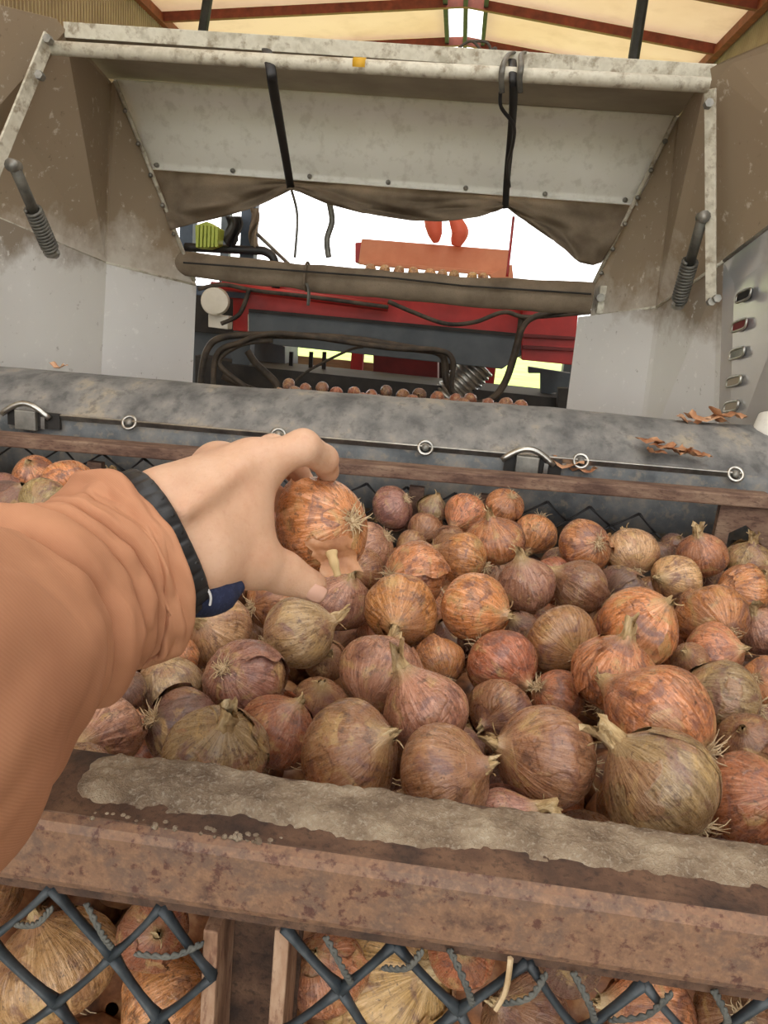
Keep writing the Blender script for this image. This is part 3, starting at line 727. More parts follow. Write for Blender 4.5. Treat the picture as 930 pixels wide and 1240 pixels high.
strapx([(470, 365), (500, 378), (540, 392), (575, 390), (610, 378), (640, 384), (716, 378)], .012, 3.92)
strapx([(240, 350), (270, 345), (310, 352), (380, 360), (470, 372)], .012, 4.0)
strapx([(268, 392), (290, 380), (302, 350)], .012, 3.98)
strapx([(350, 470), (372, 450), (420, 425), (440, 420)], .008, 4.0)
strapx([(270, 455), (300, 470), (330, 478), (335, 465), (310, 440), (300, 425)], .02, 4.1)
# grey stand with open gaps at the right
slab('stand_plate', [(640, 444), (692, 452), (686, 474), (668, 476), (668, 520), (655, 520), (655, 452), (640, 452)], 4.5, .06, 'machine_grey')
slab('stand_post', [(676, 470), (690, 470), (688, 540), (672, 540)], 4.2, .06, 'dark')
slab('stand_post', [(638, 478), (652, 480), (652, 540), (638, 540)], 4.6, .06, 'dark')
for (x, y) in ((-1.2, 4.4), (-1.2, 5.1), (.75, 4.4), (.75, 5.1)):
    MB().box((x, y, .62), (.05, .05, .62)).build('leg', M['machine_grey'], mach)
MB().box((-.2, 4.55, .95), (1.05, .25, .1)).build('lower_frame', M['dark'], mach)

# conveyor carrying the sorted onions
conv = thing('roller_conveyor', (-.25, 3.75, 0), 'dark conveyor bed carrying small onions behind rubber lip', 'conveyor')
ca, cb = py(320, 487, 3.62), py(648, 511, 3.62)
MB().bar(ca+Vector((0, .03, -.03)), cb+Vector((0, .03, -.03)), .34, .04).build('bed', M['dark'], conv)
for e in (ca, cb):
    for y in (3.55, 3.78): MB().box((e.x, y, (e.z-.05)/2), (.03, .03, (e.z-.05)/2)).build('leg', M['machine_grey'], conv)

# peach housing up behind, with a row of onions under its flange
hous = thing('sorter_housing', py(525, 330, 5.2), 'peach coloured sorter housing standing above the red beam', 'housing')
slab('housing_body', [(438, 289), (618, 303), (616, 331), (434, 318)], 5.2, .35, 'peach', hous)
slab('housing_end', [(430, 294), (440, 293), (438, 318), (430, 318)], 5.25, .25, 'red', hous)
slab('flange', [(436, 315), (612, 330), (612, 335), (436, 320)], 5.12, .06, 'peach', hous)
slab('tray', [(430, 333), (618, 348), (618, 375), (430, 360)], 4.85, .5, 'board', hous)
slab('chute', [(592, 332), (620, 320), (622, 338), (600, 344)], 5.05, .1, 'peach', hous)
for u in (440, 605):
    p = py(u, 350, 5.35); MB().box((p.x, 5.35, p.z/2), (.04, .04, p.z/2)).build('leg', M['red'], hous)
def lobe(px, Y, name, par):
    a = [py(u, v, Y) for u, v, r in px]
    return MB().tube(spline(a, 6), (lambda t: max(.004, np.interp(t, np.linspace(0, 1, len(px)), [r*Y/FPX for u, v, r in px]))), 14).build(name, M['orange'], par, smooth=True)
rl = thing('orange_rubber_lobes', py(543, 268, 5.1), 'pair of soft orange lobes hanging over the peach housing', 'rubber')
lobe([(522, 255, 9), (525, 272, 10), (527, 284, 8), (528, 294, 3)], 5.1, 'lobe', rl)
lobe([(548, 255, 6), (553, 270, 8), (557, 281, 10), (554, 291, 8), (552, 298, 5)], 5.1, 'lobe', rl)
MB().box(py(538, 250, 5.1), (.12, .02, .03)).build('hanger', M['orange'], rl)

# odds and ends on the left behind the hopper
MB().bar(py(229, 255, 4.2), py(226, 352, 4.2), .07, .07, up=(0, 1, 0)).build('frame_upright', M['bluepost'], mach)
MB().bar(py(304, 236, 4.25), py(299, 352, 4.25), .075, .075, up=(0, 1, 0)).build('frame_upright', M['bluepost'], mach)
MB().tube(spline([py(224, 299, 4.15), py(300, 303, 4.15), py(322, 305, 4.15), py(333, 318, 4.15), py(334, 350, 4.2)], 6), .022, 8).build('guard_rail', M['black'], mach, smooth=True)
slab('cross_member', [(222, 344), (300, 350), (300, 362), (222, 356)], 4.22, .1, 'bluepost')
lc = thing('lime_crate', py(251, 300, 4.0), 'small lime green slatted crate hung on the guard rail behind left side plate', 'crate')
for i in range(6):
    slab('slat', [(238+i*4.6, 273+i*.5), (241.0+i*4.6, 272+i*.5), (240.0+i*4.6, 299), (237+i*4.6, 299)], 3.98+.004*i, .02, 'lime', lc, bevel=0)
slab('crate_back', [(236, 273), (250, 268), (265, 277), (263, 296), (250, 301), (237, 300)], 4.01, .1, 'lime', lc)
rag = MB().grid(lambda u, v: py(273+u*18+3*sin(v*5), 262+v*(28+10*sin(u*3)), 4.12+.03*sin(u*9+v*3)), 16, 12).build('hanging_cloth', M['dark'], mach, smooth=True, solid=.006)
rag = MB().grid(lambda u, v: py(303+u*9+2*sin(v*7), 252+v*48, 4.16+.03*sin(u*6+v*8)), 10, 14).build('hanging_cloth', M['canvas'], mach, smooth=True, solid=.006)
MB().tube([py(310, 282, 4.2), py(352, 322, 4.3)], .010, 6).build('thin_rod', M['zinc'], mach)

# ------------------------------------------------------------------ onions
random.seed(11); rng = random.Random(42)
def onion_profile(kind):
    # radius as a function of z for a bulb of unit radius; z from root -0.9 to neck
    if kind == 'round': zs = [(-.92, .0), (-.91, .09), (-.86, .28), (-.72, .60), (-.48, .86), (-.15, .995), (.12, .99), (.40, .88), (.62, .68), (.78, .46), (.88, .28), (.96, .17), (1.06, .13)]
    elif kind == 'flat': zs = [(-.80, .0), (-.79, .10), (-.75, .32), (-.62, .66), (-.40, .90), (-.10, 1.0), (.14, .98), (.36, .86), (.54, .65), (.66, .43), (.75, .26), (.84, .16), (.94, .12)]
    else: zs = [(-.95, .0), (-.94, .08), (-.89, .28), (-.75, .58), (-.50, .84), (-.18, .98), (.08, .98), (.34, .87), (.56, .70), (.76, .50), (.92, .32), (1.06, .20), (1.22, .13)]
    return zs
def bulb(kind, seed, nu=44):
    zs = onion_profile(kind); zz = [a for a, b in zs]; rr = [b for a, b in zs]
    # resample by arc
    Z = []; RR = []
    for i in range(len(zs)-1):
        k = 3
        for j in range(k): t = j/k; Z.append(zz[i]*(1-t)+zz[i+1]*t); RR.append(rr[i]*(1-t)+rr[i+1]*t)
    Z.append(zz[-1]); RR.append(rr[-1])
    Z = np.array(Z); RR = np.array(RR)
    for _ in range(2):
        Z[1:-1] = (Z[:-2]+2*Z[1:-1]+Z[2:])/4; RR[1:-1] = (RR[:-2]+2*RR[1:-1]+RR[2:])/4
    sx, sy = 1+.05*sin(seed*1.7), 1-.05*sin(seed*1.7)
    def fn(u, v):
        i = round(v*(len(Z)-1)); an = 2*pi*u; z = Z[i]; r = RR[i]
        n = mnoise.noise((cos(an)*1.2+seed*7, sin(an)*1.2, z*1.1))
        n2 = mnoise.noise((cos(an)*4.5, sin(an)*4.5+seed*5, z*.5))
        r *= 1+.07*n+.022*n2+.012*sin(an*9+seed+z*1.5)*max(0, z)
        ben = .10*max(0, z-.7)**1.2*(1 if seed % 2 else -1)
        return Vector((cos(an)*r*sx+ben, sin(an)*r*sy, z+.02*n))
    return MB().grid(fn, nu, len(Z), wrap=True), fn
def roots_mesh(seed, kind, n=46):
    r = random.Random(seed); mb = MB(); z0 = onion_profile(kind)[0][0]
    for i in range(n):
        a0 = r.uniform(0, 2*pi); q = r.uniform(0, .16); p = Vector((cos(a0)*q, sin(a0)*q, z0+.03))
        a1 = a0+r.uniform(-.9, .9); L = r.choice([.12, .2, .28, .36, .5])*r.uniform(.7, 1.1); spread = r.uniform(.3, 1.6)
        pts = [p]; d = Vector((cos(a1)*spread, sin(a1)*spread, -1)).normalized()
        for k in range(4):
            d = (d+Vector((r.uniform(-.5, .5), r.uniform(-.5, .5), r.uniform(-.25, .45)))).normalized()
            pts.append(pts[-1]+d*L/4)
        mb.tube(pts, lambda t: .017*(1-.6*t), 4, cap=False)
    mb.disc((0, 0, z0+.03), (0, 0, -1), .13, .035, 12, .08)
    return mb
def neck_mesh(seed, kind, style):
    r = random.Random(seed); z0 = onion_profile(kind)[-1][0]-.12
    L = {'short': .22, 'long': .42, 'paper': .5}[style]; mb = MB()
    ph = r.uniform(0, 6); bx, by = r.uniform(-.4, .4), r.uniform(-.4, .4)
    def fn(u, v):
        an = 2*pi*u; w = .17*(1-.55*v**.6)
        if style == 'paper': w = .19*(1-.75*v+.95*v*v)
        w *= 1+.32*sin(an*3+ph+v*3)*(.25+v)+.16*sin(an*7+ph)
        zz = z0+L*v+(.10 if style != 'short' else .05)*v*sin(an*2+ph)+.05*v*sin(an*5)
        return Vector((cos(an)*w+bx*v*v*L, sin(an)*w*(1-.5*v)+by*v*v*L, zz))
    mb.grid(fn, 22, 9, wrap=True)
    for k in range(3 if style != 'short' else 1):     # torn papery strips
        an = r.uniform(0, 2*pi); w = r.uniform(.05, .1); l = L*r.uniform(.6, 1.2); o = r.uniform(.05, .3)
        def st(u, v, an=an, w=w, l=l, o=o):
            c = Vector((cos(an), sin(an), 0)); t = Vector((-sin(an), cos(an), 0))
            return c*(.15+o*v*v)+t*((u-.5)*w*(1-.6*v)+.05*sin(v*4+an))+Vector((0, 0, z0+.02+l*v*(1-.3*v)+.02*sin(u*6)))
        mb.grid(st, 4, 6)
    return mb
def flake_mesh(fn, seed):
    r = random.Random(seed); u0 = r.uniform(0, 1); v0 = r.uniform(.38, .5); du = r.uniform(.10, .2); dv = r.uniform(.22, .34)
    def f(a, b):
        a_ = (a-.5)*2; b_ = (b-.5)*2
        edge = 1+.25*mnoise.noise((a_*2+seed, b_*2, seed)); wob = .2*mnoise.noise((b_*3, seed*1.3, 0))
        u = (u0+du*(a_*edge+wob)) % 1; v = min(.93, max(.08, v0+dv*b_*edge))
        n = 40; i = u; p = fn(i, v); lift = .012+.10*max(0, a_)**3+.05*max(0, b_)**4
        q = Vector((p.x, p.y, p.z*.8)).normalized(); return p+q*lift
    return MB().grid(f, 12, 16)
PROTO = []
kinds = ['round', 'flat', 'round', 'tall', 'round', 'flat', 'tall', 'round']
for i, kd in enumerate(kinds):
    mb, fn = bulb(kd, i+1)
    d = {'kind': kd, 'body': mb.data('bulb', M['onion'], True), 'flake': [flake_mesh(fn, i*3+k).data('loose_skin', M['onion'], True) for k in range(2)]}
    d['roots'] = [roots_mesh(i*5+k, kd).data('roots', M['root']) for k in range(2)]
    d['neck'] = {s: neck_mesh(i*7+k, kd, s).data('neck', M['neck'], True) for k, s in enumerate(('short', 'long', 'paper'))}
    PROTO.append(d)
mbl, _f = bulb('round', 3, 20); SMALL = mbl.data('onion', M['onion'], True)
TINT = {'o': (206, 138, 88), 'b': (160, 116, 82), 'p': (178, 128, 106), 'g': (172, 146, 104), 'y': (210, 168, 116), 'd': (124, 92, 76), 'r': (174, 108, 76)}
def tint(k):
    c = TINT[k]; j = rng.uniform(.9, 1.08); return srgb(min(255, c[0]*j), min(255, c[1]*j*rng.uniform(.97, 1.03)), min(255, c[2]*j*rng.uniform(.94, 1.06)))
def frame(axis, spin):
    z = Vector(axis).normalized(); x = z.orthogonal().normalized(); y = z.cross(x)
    x2 = x*cos(spin)+y*sin(spin); y2 = z.cross(x2)
    return Matrix((x2, y2, z)).transposed()
def put_onion(loc, r, axis, t, label, group=None, style='short', flake=True, proto=None, roots=True, name='onion', spin=None, neck=True, squash=1.0):
    d = PROTO[rng.randrange(len(PROTO)) if proto is None else proto]
    e = thing(name, loc, label, 'onion', group)
    mw = frame(axis, rng.uniform(0, 6.28) if spin is None else spin).to_4x4()
    e.rotation_mode = 'QUATERNION'; e.rotation_quaternion = mw.to_quaternion(); e.scale = (r, r, r*squash)
    parts = [('bulb', d['body'])]
    if roots: parts.append(('roots', d['roots'][rng.randrange(2)]))
    if neck: parts.append(('neck', d['neck'][style]))
    if flake: parts.append(('loose_skin', d['flake'][rng.randrange(2)]))
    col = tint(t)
    for n_, me in parts:
        o = bpy.data.objects.new(n_, me); COL.objects.link(o); o.parent = e; o.color = col
    return e

# u, v, radius px, tint, pole facing ('n' neck / 'r' roots), pole pixel, neck style, label
ON = [
(475,615,27,'p','r',493,602,'short','dusky pink onion with upright root tuft near back rail'),
(524,616,21,'g','n',530,600,'short','small yellowish onion touching back rail beside the pink tufted one'),
(563,622,28,'o','n',548,640,'short','bright orange onion under back rail with brown top'),
(611,613,25,'o','r',622,598,'short','onion with wispy roots sticking up over the back rail'),
(515,641,23,'b','n',505,655,'short','brown onion tucked under the bright orange one by back rail'),
(598,654,39,'o','n',592,620,'long','large striped onion with pointed neck upright in back row'),
(560,677,35,'o','r',593,688,'short','smooth glossy orange onion with dark root end to one side'),
(503,696,42,'o','r',470,697,'short','orange onion with spread roots beside the held onion'),
(498,662,22,'b','n',485,668,'short','brown onion wedged between orange ones behind the spread roots'),
(451,661,30,'p','r',473,646,'short','pinkish onion right behind the held onion'),
(486,740,47,'o','n',479,760,'long','round copper onion with frayed neck pointing down, mid pile'),
(576,735,47,'o','n',615,745,'short','big orange brown onion with green streaked torn skin edge'),
(412,728,39,'p','n',425,700,'short','pink brown onion below the thumb tip'),
(331,728,38,'o','r',300,735,'short','orange onion below the hand with dark speckles'),
(362,766,49,'g','n',408,748,'long','green streaked onion with short dry neck to one side'),
(462,816,54,'p','r',440,860,'short','large matte pinkish onion with roots hanging underneath'),
(531,801,33,'o','r',541,826,'short','small coppery onion wedged with roots pointing down'),
(608,804,47,'r','n',640,830,'short','reddish onion with torn mottled skin in mid pile'),
(637,708,39,'p','n',632,676,'long','striped pink onion with neck raised beside the glossy orange one'),
(262,765,48,'y','n',240,752,'paper','yellow onion with pale shredded neck under the navy band'),
(297,822,54,'p','r',266,808,'short','purple brown onion with a sprawl of white roots'),
(648,647,28,'o','n',640,670,'short','plain orange onion standing high in the back row'),
(707,662,36,'o','r',727,658,'short','pale orange onion with long root hairs reaching upward'),
(764,668,35,'y','r',772,695,'short','yellow ochre onion with star of roots facing down'),
(702,711,38,'b','n',668,690,'short','dull brown onion with crumpled peeling top'),
(680,776,47,'b','r',702,800,'short','half yellow, half purplish brown onion with dark roots below'),
(797,673,21,'d','n',790,660,'short','small dark onion sunk behind the ochre one'),
(850,672,32,'o','n',846,646,'paper','orange onion crowned by dry papery neck near corner post'),
(817,662,19,'d','n',822,650,'short','small dark onion against the back netting'),
(907,678,29,'g','n',913,652,'paper','grey green onion with papery neck beside corner post'),
(818,702,34,'y','n',800,700,'short','pale tan onion with split skin bands'),
(853,694,25,'d','n',862,684,'short','dark purplish onion between two pale ones'),
(897,718,35,'o','n',872,712,'short','orange onion with yellow torn patch near corner post'),
(753,718,37,'d','r',728,730,'short','dark onion with pale curly roots'),
(775,758,51,'o','n',808,730,'short','shiny orange onion with big flap of loose skin'),
(863,748,45,'o','r',882,769,'short','orange onion with brown scar and root scar facing down'),
(750,697,21,'b','n',745,690,'short','small brown onion squeezed below the ochre one'),
(865,792,41,'o','n',900,785,'short','onion with wide loose skin collar'),
(743,816,55,'o','n',763,768,'paper','onion with ragged straw coloured neck standing up'),
(925,764,31,'p','n',915,742,'paper','small onion with scruffy dry neck at crate side'),
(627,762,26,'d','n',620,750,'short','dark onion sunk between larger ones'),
(660,916,68,'b','n',603,902,'long','very large brown onion by front rail with neck to one side'),
(797,872,74,'o','r',852,915,'short','very large orange onion with cracked skin and dark root end'),
(798,952,74,'g','n',744,886,'paper','large yellow grey onion with pointed neck leaning on front rail'),
(910,970,60,'r','n',950,960,'short','russet onion with torn dark skin against front rail'),
(873,845,51,'g','n',830,830,'short','olive grey onion with sooty patch'),
(905,897,40,'b','n',900,880,'short','brown onion with stray straw lying over it'),
(676,845,38,'r','r',650,830,'short','small reddish brown onion behind the very large brown one'),
(605,863,43,'b','n',580,880,'short','dull brown onion with a rolled skin edge'),
(612,995,46,'p','n',668,972,'paper','onion lying behind front rail with only its back and neck showing'),
(930,828,36,'o','r',915,820,'short','onion with whiskery roots at crate side'),
(424,913,66,'b','n',470,890,'short','broad glossy brown onion resting against front rail'),
(514,862,57,'p','n',488,812,'paper','teardrop pink brown onion with neck tilted up'),
(541,940,68,'b','n',600,925,'short','broad onion with pale green stripe against front rail'),
(337,886,50,'r','n',360,850,'short','reddish onion with cracked papery top edge'),
(386,851,39,'b','n',390,830,'short','plain olive brown onion low between larger ones'),
(189,765,40,'p','n',170,745,'short','pink veined onion next to the sleeve cuff'),
(204,832,44,'g','n',184,791,'long','greenish brown onion with tall pointed neck by the sleeve'),
(222,880,53,'d','r',180,870,'short','dark brown onion behind the papery double neck'),
(262,912,64,'g','n',271,878,'paper','dry straw coloured onion with shredded neck against front rail'),
(126,887,50,'p','n',100,900,'short','shiny pinkish onion between sleeve and front rail'),
(152,836,27,'d','n',150,820,'short','dark onion hidden beside the sleeve'),
(214,795,32,'o','n',205,770,'short','orange onion under the yellow one near cuff'),
(41,577,27,'o','n',35,560,'short','orange onion in the back corner beyond the sleeve'),
(80,585,33,'o','r',92,600,'short','large orange onion beyond the sleeve near back rail'),
(54,608,33,'g','n',40,620,'short','grey green onion just above the sleeve fold'),
(5,594,23,'p','n',0,590,'short','pinkish onion beyond the sleeve at crate end'),
(134,588,21,'y','n',132,572,'paper','pale onion with ragged upright necks beyond the cuff'),
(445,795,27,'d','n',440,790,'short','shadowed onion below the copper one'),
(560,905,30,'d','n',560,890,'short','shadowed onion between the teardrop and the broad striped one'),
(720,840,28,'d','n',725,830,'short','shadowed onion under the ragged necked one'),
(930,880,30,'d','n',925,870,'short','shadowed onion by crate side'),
(835,800,26,'b','n',830,790,'short','brown onion peeking out under loose skinned ones'),
(925,705,22,'b','n',925,695,'short','brown onion beside corner post foot'),
(545,655,22,'b','n',540,650,'short','brown onion behind the glossy orange one'),
(675,685,25,'d','n',670,680,'short','dark onion beneath the pale one with long root hairs'),
(395,800,30,'b','n',400,790,'short','brown onion between green streaked and pinkish ones'),
(440,690,26,'b','n',430,690,'short','brown onion in shadow below the held one'),
(575,780,26,'d','n',570,775,'short','shadowed onion behind the reddish torn one'),
]
# onions pressed against the front netting
FR = [
(64,1168,76,'y','n',30,1110,'short','pale tan onion pressed against front netting'),
(205,1218,62,'o','r',260,1180,'short','orange onion low behind netting beside the upright'),
(2,1240,46,'y','r',10,1240,'short','pale onion at end of netting under sleeve'),
(470,1200,84,'y','n',520,1180,'paper','pale onion with flaking skin behind netting'),
(395,1178,50,'o','n',380,1160,'short','orange onion behind the upright flange'),
(635,1236,60,'b','n',600,1215,'short','dull grey brown onion behind netting'),
(788,1232,58,'o','n',740,1220,'short','orange onion with silvery end behind netting'),
(560,1150,44,'r','n',560,1150,'short','reddish onion right under front rail behind netting'),
(185,1128,44,'r','n',190,1130,'short','reddish onion right under front rail near the upright'),
(895,1240,56,'b','r',900,1230,'short','brown onion behind netting at crate side'),
(690,1165,40,'d','n',690,1165,'short','dark onion right under front rail behind netting'),
]
def solve(rows, zc=1.100):
    Dv = [ray(r[0], r[1]) for r in rows]; k = np.array([r[2]/FPX for r in rows])
    D = np.array([[d.x, d.y, d.z] for d in Dv]); c = np.array([C_.x, C_.y, C_.z])
    ln = np.linalg.norm(D, axis=1)
    t = (zc-.0-CAMZ)/D[:, 2]
    # the pile rises a little in the middle and sinks into the far corner
    base = t.copy()
    # a bulb's usual radius is 38 to 50 mm: pull the distance towards that
    tr_ = np.clip(.043/k, base*.86, base*1.16); t = .55*base+.45*tr_
    t0 = t.copy()
    for it in range(1500):
        P_ = c+D*t[:, None]; r = k*t*.95
        d = np.linalg.norm(P_[:, None]-P_[None], axis=2); s = (r[:, None]+r[None])*.97
        ov = np.clip(s-d, 0, None); np.fill_diagonal(ov, 0)
        sg = np.sign(t[:, None]*ln[:, None]-t[None]*ln[None])
        t += .16*(ov*sg).sum(1)+(.012 if it < 600 else .002)*(t0-t)
        P_ = c+D*t[:, None]; r = k*t
        lim = (YF+.072+r)
        low = P_[:, 1] < lim          # stay inside the front rail
        if it > 300: t = np.where(low, np.maximum(t, (lim)/D[:, 1]), t)
        t = np.clip(t, t0*.78, t0*1.34)
        t = np.minimum(t, (YB-.03-k*t)/D[:, 1])
    P_ = c+D*t[:, None]; r = k*t
    d = np.linalg.norm(P_[:, None]-P_[None], axis=2)
    for it in range(40):          # what still presses is a slightly smaller bulb, the lesser of the two giving way
        ov = np.clip((r[:, None]+r[None])*.97-d, 0, None); np.fill_diagonal(ov, 0)
        share = (1/r[:, None]**2)/(1/r[:, None]**2+1/r[None]**2)
        r -= .5*(ov*share).max(1)
    return P_, np.maximum(r, .02)
PT, RT = solve(ON)
PF = np.array([list(py(r[0], r[1], YF+.026+.085*r[2]/84.)) for r in FR])
RF = np.array([r[2]/FPX*(Vector(p)-C_).dot(F_) for r, p in zip(FR, PF)])
def axis_of(row, loc):
    u, v, r, _, pole, pu, pv = row[:7]
    dx, dy = (pu-u)/r, (v-pv)/r; L = sqrt(dx*dx+dy*dy)
    tow = (C_-Vector(loc)).normalized(); right = (R_-tow*R_.dot(tow)).normalized(); up = tow.cross(right)
    if L > .97: dx, dy = dx/L*.97, dy/L*.97
    zc = sqrt(max(.02, 1-dx*dx-dy*dy))
    v_ = right*dx+up*dy+tow*zc
    return v_ if pole == 'n' else -v_
for row, p, r in list(zip(ON, PT, RT))+list(zip(FR, PF, RF)):
    put_onion(p, r*.985, axis_of(row, p), row[3], row[8], 'onions heaped in the crate', row[7], flake=rng.random() < .7)
# deeper layer that closes the gaps of the pile
allp = [(Vector(p), r) for p, r in zip(np.vstack([PT, PF]), np.concatenate([RT, RF]))]
rf = random.Random(8)
nfill = 0
TOPP = np.array([list(p) for p, r in allp]); TOPR = np.array([r for p, r in allp])*.86
_sph = np.array([[sqrt(1-z*z)*cos(i*2.4), sqrt(1-z*z)*sin(i*2.4), z] for i, z in ((i, 1-2*(i+.5)/60) for i in range(60))])
def glimpsed(q, r):          # is any of this bulb in sight between the bulbs above it, from here or a step aside
    q = np.array(list(q))
    for eye in ((0, 0, CAMZ), (.25, 0, CAMZ), (-.25, 0, CAMZ), (0, 0, CAMZ+.25)):
        e = np.array(eye)
        for n_ in _sph:
            if n_@(e-q) <= 0: continue
            p = q+n_*r; d = e-p; L = np.linalg.norm(d); d /= L
            w = TOPP-p; tt = w@d; h2 = (w*w).sum(1)-tt*tt
            if not ((tt > 0) & (h2 < TOPR**2)).any(): return True
    return False
for layer, z in enumerate((1.075, 1.03, .985)):
    for a in range(19):
        for b in range(12):
            x = XL+.09+a*.083+(.04 if (b+layer) % 2 else 0)+rf.uniform(-.012, .012); y = YF+.115+b*.079+rf.uniform(-.012, .012)
            r = rf.uniform(.037, .043); q = Vector((x, y, z-.02*(y > 1.2)))
            if x > XR-.08 or x < XL+.08 or y > YB-.07: continue
            if min((q-p).length-.96*(r+s) for p, s in allp) < 0: continue
            if not glimpsed(q, r): continue
            allp.append((q, r)); nfill += 1
            v = Vector((rf.uniform(-1, 1), rf.uniform(-1, 1), rf.uniform(-.3, 1)))
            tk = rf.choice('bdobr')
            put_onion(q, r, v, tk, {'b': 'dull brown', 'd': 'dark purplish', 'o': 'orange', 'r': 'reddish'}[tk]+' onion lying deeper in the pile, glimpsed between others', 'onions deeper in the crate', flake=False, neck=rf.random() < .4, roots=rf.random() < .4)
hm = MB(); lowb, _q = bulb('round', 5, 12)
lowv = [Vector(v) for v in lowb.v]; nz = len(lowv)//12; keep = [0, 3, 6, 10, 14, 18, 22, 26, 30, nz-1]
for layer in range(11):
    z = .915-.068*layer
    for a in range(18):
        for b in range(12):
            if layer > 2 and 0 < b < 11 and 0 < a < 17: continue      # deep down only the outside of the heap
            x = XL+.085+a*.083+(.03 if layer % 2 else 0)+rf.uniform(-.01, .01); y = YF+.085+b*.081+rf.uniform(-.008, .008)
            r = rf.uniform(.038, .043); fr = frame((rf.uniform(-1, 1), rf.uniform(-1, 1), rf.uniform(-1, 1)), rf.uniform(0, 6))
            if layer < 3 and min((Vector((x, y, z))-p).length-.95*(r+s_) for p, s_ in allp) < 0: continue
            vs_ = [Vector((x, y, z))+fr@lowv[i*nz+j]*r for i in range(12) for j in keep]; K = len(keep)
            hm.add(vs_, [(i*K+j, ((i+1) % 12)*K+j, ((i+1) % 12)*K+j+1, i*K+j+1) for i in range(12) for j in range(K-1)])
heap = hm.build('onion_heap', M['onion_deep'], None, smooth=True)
tag(heap, 'mass of onions filling the crate beneath the visible pile', 'onions', None, 'stuff')
print('fill', nfill)

# onions riding on the far conveyor
for i in range(30):
    u = 338+i*10.1+rf.uniform(-2, 2); back = i % 2
    p = py(u, 473+(u-338)*.075+(-5 if back else 5)+rf.uniform(-4, 4), 3.72 if back else 3.58); r = rf.uniform(.033, .037)
    o = bpy.data.objects.new('onion', SMALL); COL.objects.link(o); o.location = p; o.scale = (r, r, r*.95)
    o.rotation_euler = (rf.uniform(0, 6), rf.uniform(0, 6), 0); o.color = tint(rf.choice('rrdb'))
    tag(o, 'small glossy onion riding on the conveyor behind the rubber lip', 'onion', 'onions on the far conveyor')
for i in range(9):
    u = 450+i*17+rf.uniform(-3, 3)
    p = py(u, 326+(u-450)*.08, 4.98); r = .036
    o = bpy.data.objects.new('onion', SMALL); COL.objects.link(o); o.location = p; o.scale = (r, r, r)
    o.rotation_euler = (rf.uniform(0, 6), rf.uniform(0, 6), 0); o.color = tint('y')
    tag(o, 'small onion in the tray under the peach housing', 'onion', 'onions under the peach housing')

# loose dry skins on the rubber lip
def skin_scrap(u, v, Y, s, lab):
    c = py(u, v, Y); sd_ = u*.37
    def fn(a, b):
        x, y = a-.5, b-.5
        return c+Vector((x*s*1.6*(1+.3*sin(b*5+sd_)), y*s*.9, .006+s*.8*(abs(x)*1.2*sin(a*4+sd_)**2+.35*mnoise.noise((a*3+sd_, b*3, 0)))))
    tag(MB().grid(fn, 8, 7).build('onion_skin_scrap', M['skinflake'], None, smooth=True), lab, 'onion skin', 'dry skins on the rubber lip')
for k, (u, v, Y, s) in enumerate([(788, 538, 1.53, .03), (800, 546, 1.52, .025), (815, 547, 1.52, .034), (830, 552, 1.515, .03), (846, 556, 1.51, .026), (795, 552, 1.51, .02)]):
    skin_scrap(u, v, Y, s, 'curled dry onion skin in the heap on the rubber lip')
skin_scrap(682, 568, 1.485, .035, 'dry onion skin caught beside the latch clip')
skin_scrap(705, 574, 1.485, .028, 'dry onion skin caught beside the latch clip')
for (u, v, s) in ((655, 512, .03), (700, 514, .03), (855, 512, .045), (880, 508, .04), (835, 516, .035)):
    skin_scrap(u, v, 1.66, s, 'flat dry onion skin lying on top of the rubber lip')
skin_scrap(72, 448, 1.66, .02, 'tiny onion skin on the lip at the foot of the bent side plate')

# ------------------------------------------------------------------ arm, hand and held onion
HOC = pd(389.5, 637, .548); HOR = 60/FPX*.548
held = put_onion(HOC, HOR, -(R_*.64+U_*.10-F_*.60), 'o', 'speckled onion with curled roots held up in the hand', None, 'short', flake=True, proto=0, spin=2.0)
ww = HOC
def heldflap():
    c = HOC
    def fn(a, b):
        x = (a-.5)*2; y = (b-.5)*2; e_ = 1+.3*mnoise.noise((x*2.3, y*2.3, 7))
        d = (R_*(.30+.36*x*e_-.15*y)+U_*(-.50+.30*y*e_)-F_*.78).normalized()
        return c+d*(HOR*1.02+.0012+.010*max(0, -y)**2+.006*max(0, x)**3+.0022*mnoise.noise((a*5, b*5, 3)))
    return MB().grid(fn, 14, 14)
def child_of_rotated(o, par):
    bpy.context.view_layer.update(); mw = o.matrix_world.copy(); o.parent = par; o.matrix_parent_inverse = par.matrix_world.inverted()
fl = heldflap().build('peeling_skin', M['skinflake'], None, smooth=True); bpy.context.view_layer.update(); child_of_rotated(fl, held)
tp = pd(404, 672, .50)
nb = MB().tube(spline([pd(401, 668, .497), pd(404, 680, .495), pd(409, 697, .497)], 6), lambda t: .0042*(1-.45*t)+.0003*sin(t*14), 9).build('peeling_stalk', M['neck'], None, smooth=True); child_of_rotated(nb, held)

